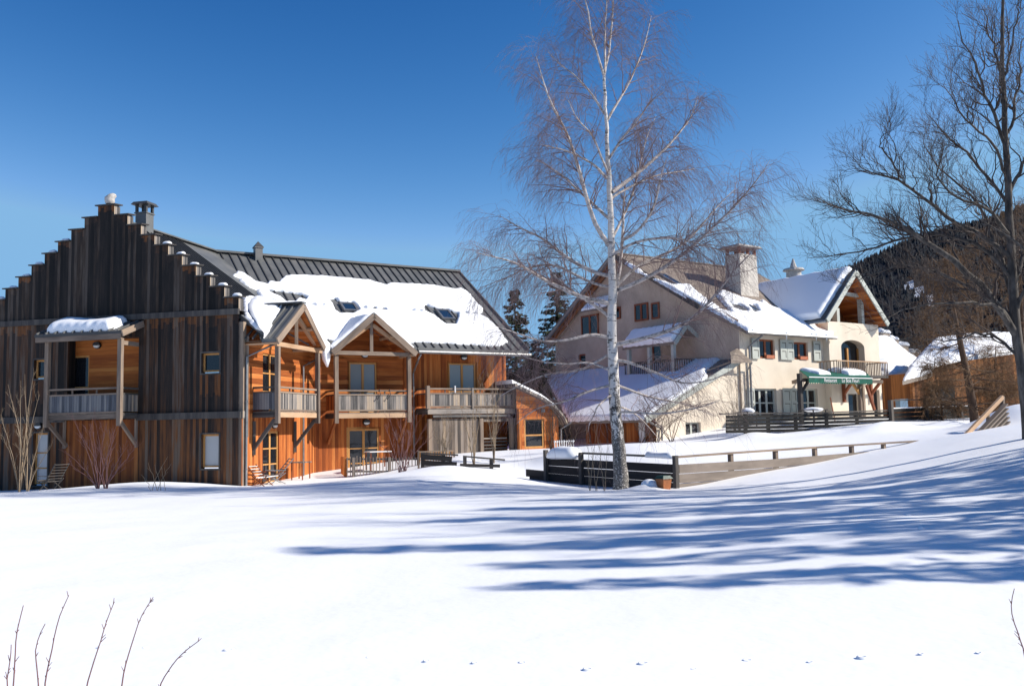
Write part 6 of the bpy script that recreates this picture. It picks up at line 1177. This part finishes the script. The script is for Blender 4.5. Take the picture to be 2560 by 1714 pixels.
b = MB(); b.bar(fpt(FP, 866, 1147, .04), fpt(FP, 1050, 1147, .04), .05, .07); b.bar(fpt(FP, 866, 1178, .04), fpt(FP, 1050, 1178, .04), .05, .07); b.build('rail', MT['picket'], pk, split=True)
b = MB(); q0 = fpt(FP, 866, 1143)
for k in range(8): p = q0 + FP.v * (.18 * k + .1); b.bar([p[0], p[1], gz1(p[0], p[1]) - .3], p, .1, .03, up=FP.v)
b.build('side_picket', MT['orange_v'], pk, split=True)
# pale timber ramp at the right
RF = Fr(at(2412, 1092, 34.5), 35.55); rp = thing('timber_ramp', 'pale sloping timber rail with boarded panel rising from the snow at right', 'ramp', at(2412, 1092, 34.5))
b = MB(); b.bar(fpt(RF, 2408, 1094), fpt(RF, 2506, 992), .16, .1, up=RF.v); b.build('sloping_rail', MT['beam_warm'], rp)
for k in range(5): b = MB(); b.bar(fpt(RF, 2432 + 10 * k, 1096 + 1.5 * k, -.1 - .05 * k), fpt(RF, 2514 + 1.5 * k, 1010 + 11 * k, -.1 - .05 * k), .05, .2, up=RF.v); b.build('board', MT['fence_lit'], rp)
b = MB(); b.bar(fpt(RF, 2506, 1090, .1), fpt(RF, 2506, 990, .1), .13, .13, up=RF.u); b.bar(fpt(RF, 2470, 1096, .1), fpt(RF, 2470, 1035, .1), .1, .1, up=RF.u); b.build('post', MT['beam'], rp, split=True)
# furniture and odds and ends
def bars(name, label, cat, loc, parts, group=None):
    t = thing(name, label, cat, loc, group)
    for pn, mat, lst in parts:
        b = MB()
        for l in lst: b.bar(*l)
        b.build(pn, MT[mat], t, split=len(lst) > 1 and pn in ('leg', 'slat', 'rung', 'rail', 'armrest'))
    return t
def lounger(x, y, Y, rot, label, mat, fmat, tilt=.9):
    p = gp(x, y, Y); f = Fr(p, rot); z = p[2] + .02; w = .28; P = f.P; S = []
    for k in range(7): t = k / 6; S.append((P(-w, -.1 - .5 * t, z + .3 + .62 * t), P(w, -.1 - .5 * t, z + .3 + .62 * t), .07, .02))
    for k in range(5): t = k / 4; S.append((P(-w, .0 + .5 * t, z + .28 + .06 * t), P(w, .0 + .5 * t, z + .28 + .06 * t), .07, .02))
    bars('garden_chair', label, 'chair', p, [('slat', mat, S), ('leg', fmat, [(P(s_ * w, -.45, z - .1), P(s_ * w, .45, z + .36), .03, .03) for s_ in (-1, 1)] + [(P(s_ * w, .4, z - .1), P(s_ * w, -.3, z + .4), .03, .03) for s_ in (-1, 1)]), ('back_frame', fmat, [(P(s_ * w, -.08, z + .3), P(s_ * w, -.62, z + .95), .035, .03) for s_ in (-1, 1)]), ('armrest', fmat, [(P(s_ * w * 1.08, -.3, z + .5), P(s_ * w * 1.08, .35, z + .5), .04, .025) for s_ in (-1, 1)])], 'garden chairs by the lodge')
lounger(128, 1222, 34.6, 60, 'dark slatted folding chair standing by the left ground floor door', 'beam_dark', 'beam_dark'); lounger(655, 1212, 35.6, 250, 'red and white slatted deck chair against the orange side wall', 'white', 'redframe'); lounger(690, 1210, 36.4, 120, 'pale metal armchair half sunk in snow beside the deck chair', 'silver', 'zinc')
def table(x, y, Y, rot, label, w, d, h, mat, fmat, snow=0.):
    p = gp(x, y, Y); f = Fr(p, rot); z = p[2]; P = f.P; t = thing('garden_table', label, 'table', p, 'garden tables'); b = MB(); b.box(f, -w, w, -d, d, z + h - .04, z + h); b.build('table_top', MT[mat], t); b = MB()
    for sx in (-1, 1):
        for sy in (-1, 1): b.bar(P(sx * w * .85, sy * d * .8, z - .2), P(sx * w * .85, sy * d * .8, z + h - .042), .05, .05)
    b.build('leg', MT[fmat], t, split=True)
    if snow: mound('snow_cap', [P(-w * .9, 0, z + h), P(w * .9, 0, z + h)], d * .95, t, seed=int(x), flat=snow)
    return t
table(752, 1207, 38.2, 76, 'small slatted folding table by the downpipe on the orange wall', .38, .3, .72, 'silver', 'redframe'); table(945, 1198, 40.0, 30, 'wooden table with pale top behind the picket fence', .5, .35, .75, 'white', 'redframe')
table(2035, 1046, 48, 35, 'terrace table with a thin pad of snow under the awning', .6, .45, .75, 'beam_dark', 'beam_dark', .25); table(1868, 1046, 48, 35, 'terrace table with a high snow lump beside the drainpipe', .4, .4, .8, 'beam_dark', 'beam_dark', .5)
bp = gp(1092, 1150, 37.8); bf = Fr(bp, 30); z = bp[2]; bars('slatted_bench', 'yellowish slatted bench half hidden by the snow mound before the store wall', 'bench', bp, [('slat', 'frame', [(bf.P(-.75 + .12 * k, 0, z + .02), bf.P(-.75 + .12 * k, 0, z + .42), .07, .025) for k in range(13)]), ('rail', 'beam', [(bf.P(-.8, .02, z + .44), bf.P(.8, .02, z + .44), .07, .05), (bf.P(-.8, .03, z + .12), bf.P(.8, .03, z + .12), .05, .04)]), ('leg', 'beam', [(bf.P(-.8, .02, z - .3), bf.P(-.8, .02, z + .5), .07, .07), (bf.P(.8, .02, z - .3), bf.P(.8, .02, z + .5), .07, .07)])])
bp = gp(1660, 1222, 27.0); bf = Fr(bp, 35); bn = thing('grit_bin', 'orange bin with dark green lid at the fence corner by the birch', 'bin', bp); z = bp[2] - .05; b = MB()
b.hexa([bf.P(-.13, -.12, z), bf.P(.13, -.12, z), bf.P(.13, .12, z), bf.P(-.13, .12, z), bf.P(-.17, -.16, z + .34), bf.P(.17, -.16, z + .34), bf.P(.17, .16, z + .34), bf.P(-.17, .16, z + .34)]); b.build('container', MT['orange_pl'], bn)
b = MB(); b.hexa([bf.P(-.2, -.19, z + .341), bf.P(.2, -.19, z + .341), bf.P(.2, .19, z + .341), bf.P(-.2, .19, z + .341), bf.P(-.14, -.13, z + .43), bf.P(.14, -.13, z + .43), bf.P(.14, .13, z + .43), bf.P(-.14, .13, z + .43)]); b.build('lid', MT['grass_green'], bn)
bp = gp(2088, 1046, 48.5); bars('broom', 'thin broom leaning on the cream wall beneath the awning', 'broom', bp, [('handle', 'redframe', [([bp[0], bp[1], bp[2]], [bp[0] - .1, bp[1] + .3, bp[2] + 1.35], .04, .04)]), ('brush', 'beam_dark', [([bp[0] - .15, bp[1], bp[2] + .03], [bp[0] + .15, bp[1], bp[2] + .03], .06, .1)])])
la, lb_ = at(2238, 1012, 60), at(2248, 950, 61); s_ = np.array([.3, .1, 0.]); bars('ladder', 'wooden ladder leaning in the dark gap beside the barn', 'ladder', [la[0], la[1], gz1(la[0], la[1])], [('rail', 'redframe', [(la - s_, lb_ - s_ * .8, .06, .08), (la + s_, lb_ + s_ * .8, .06, .08)]), ('rung', 'redframe', [(la + (lb_ - la) * (k + .5) / 6 - s_ * .9, la + (lb_ - la) * (k + .5) / 6 + s_ * .9, .04, .04) for k in range(6)])])
bp = at(2262, 1012, 57); bf = Fr(bp, 20); bx_ = thing('blue_crate', 'pale blue crate standing behind the terrace fence by the barn', 'crate', [bp[0], bp[1], bp[2] - .3]); MT['blue'] = newmat('pale blue plastic', C(.12, .2, .28), .5)[0]; b = MB(); b.box(bf, -.35, .25, 0, .4, bp[2] - .3, bp[2] + .32); b.build('crate_body', MT['blue'], bx_); b = MB(); b.box(bf, -.38, .28, -.03, .43, bp[2] + .321, bp[2] + .37); b.build('rim', MT['blue'], bx_)
bp = gp(1410, 1118, 44); bf = Fr(bp, 35); z = bp[2]; bars('white_fence', 'low white picket railing before the lean-to door', 'fence', bp, [('slat', 'white', [(bf.P(-.55 + .14 * k, 0, z - .1), bf.P(-.55 + .14 * k, 0, z + .42), .07, .03) for k in range(9)]), ('rail', 'white', [(bf.P(-.6, .03, z + .36), bf.P(.65, .03, z + .36), .05, .05)])])
# paw prints
V = []; Q = []; n = 10; TRK = [(330, 1480), (225, 1482), (130, 1478), (533, 1487), (642, 1496), (750, 1500), (850, 1509), (967, 1510), (1079, 1517), (1203, 1517), (1332, 1523), (1465, 1518), (1590, 1522), (1705, 1515), (1843, 1516), (1967, 1506), (2103, 1503), (2225, 1490), (2105, 1205), (2066, 1232), (2062, 1262), (2068, 1290), (2085, 1175), (2060, 1312)]
r = np.random.default_rng(1)
for x, y in TRK:
    p = ground_at(x * 1.0931 + r.normal(0, 9), y * 1.0931 + r.normal(0, 4)); s0 = r.uniform(.018, .036)
    for j, (rr, hh) in enumerate(((1.6, -.01), (1.15, .013), (.75, .012), (.5, .003), (.05, .002))):
        for k in range(n): a = 2 * math.pi * k / n; V.append([p[0] + s0 * rr * math.cos(a) * r.uniform(.9, 1.1), p[1] + s0 * .8 * rr * math.sin(a), p[2] + hh])
        if j:
            o = len(V) - 2 * n
            for k in range(n): Q.append((o + k, o + (k + 1) % n, o + n + (k + 1) % n, o + n + k))
pw = raw_mesh('paw_prints', V, Q, MT['snow_ground'], None, None, True); pw['kind'] = 'structure'
# ---------------------------------------------------------------- camera, light
cd = bpy.data.cameras.new('camera'); cam = bpy.data.objects.new('camera', cd); COL.objects.link(cam); sc.camera = cam
cd.sensor_width = 36; cd.sensor_fit = 'HORIZONTAL'; cd.lens = 36 * F / 2560; cd.clip_end = 5000; cd.clip_start = .1
from mathutils import Matrix
mw = Matrix.Identity(4)
for i in range(3): mw[i][0], mw[i][1], mw[i][2], mw[i][3] = M[0][i], -M[1][i], -M[2][i], CAM[i]
cam.matrix_world = mw
SUN_AZ, SUN_EL = -3.0, 33.0      # azimuth measured from +X towards +Y
sl = bpy.data.lights.new('sun', 'SUN'); sl.energy = 4.95; sl.angle = R(.8); sl.color = (1, .93, .83); so = bpy.data.objects.new('sun', sl); COL.objects.link(so)
from mathutils import Vector
sdv = Vector((math.cos(R(SUN_AZ)) * math.cos(R(SUN_EL)), math.sin(R(SUN_AZ)) * math.cos(R(SUN_EL)), math.sin(R(SUN_EL)))); so.rotation_euler = sdv.to_track_quat('Z', 'Y').to_euler(); so.location = (40, 0, 40)
w = bpy.data.worlds.new('World'); sc.world = w; w.use_nodes = True; nt = w.node_tree; bg = nt.nodes['Background']; sk = nt.nodes.new('ShaderNodeTexSky'); sk.sky_type = 'NISHITA'; sk.sun_disc = False
sk.sun_elevation = R(SUN_EL); sk.sun_rotation = R(90 - SUN_AZ); sk.altitude = 1200; sk.air_density = 1.; sk.dust_density = .3; sk.ozone_density = 3.5
sk.altitude = 2000; sk.dust_density = .0; sk.ozone_density = 4.; gm = nt.nodes.new('ShaderNodeGamma'); gm.inputs[1].default_value = 1.3; hs_ = nt.nodes.new('ShaderNodeHueSaturation'); hs_.inputs['Saturation'].default_value = .86; hs_.inputs['Value'].default_value = .8
nt.links.new(sk.outputs[0], gm.inputs[0]); nt.links.new(gm.outputs[0], hs_.inputs['Color'])
# clear alpine air: deepen the blue of the zenith channel by channel
g = NG(nt); sp = g.n('ShaderNodeSeparateColor'); g.l(hs_.outputs[0], sp.inputs[0]); m_ = .1 * 2 ** .42
Rr = g.math('MULTIPLY', g.math('POWER', g.math('MULTIPLY', sp.outputs[0], m_ / .12), 2.7), .026 / m_); Gg = g.math('MULTIPLY', g.math('POWER', g.math('MULTIPLY', sp.outputs[1], m_ / .2), 1.5), .137 / m_); Bb = sp.outputs[2]
Bb = g.math('MINIMUM', Bb, .78 / m_); Gg = g.math('MINIMUM', g.math('MINIMUM', Gg, Bb), .48 / m_); Rr = g.math('MINIMUM', g.math('MINIMUM', Rr, Gg), .235 / m_); cb = g.n('ShaderNodeCombineColor')
for i, q in enumerate((Rr, Gg, Bb)): g.l(q, cb.inputs[i])
g.l(cb.outputs[0], bg.inputs[0]); bg.inputs[1].default_value = .1
sc.view_settings.view_transform = 'Standard'; sc.view_settings.look = 'None'; sc.view_settings.exposure = .42; sc.view_settings.gamma = 1
sc.cycles.max_bounces = 6; sc.cycles.diffuse_bounces = 3; sc.cycles.glossy_bounces = 3
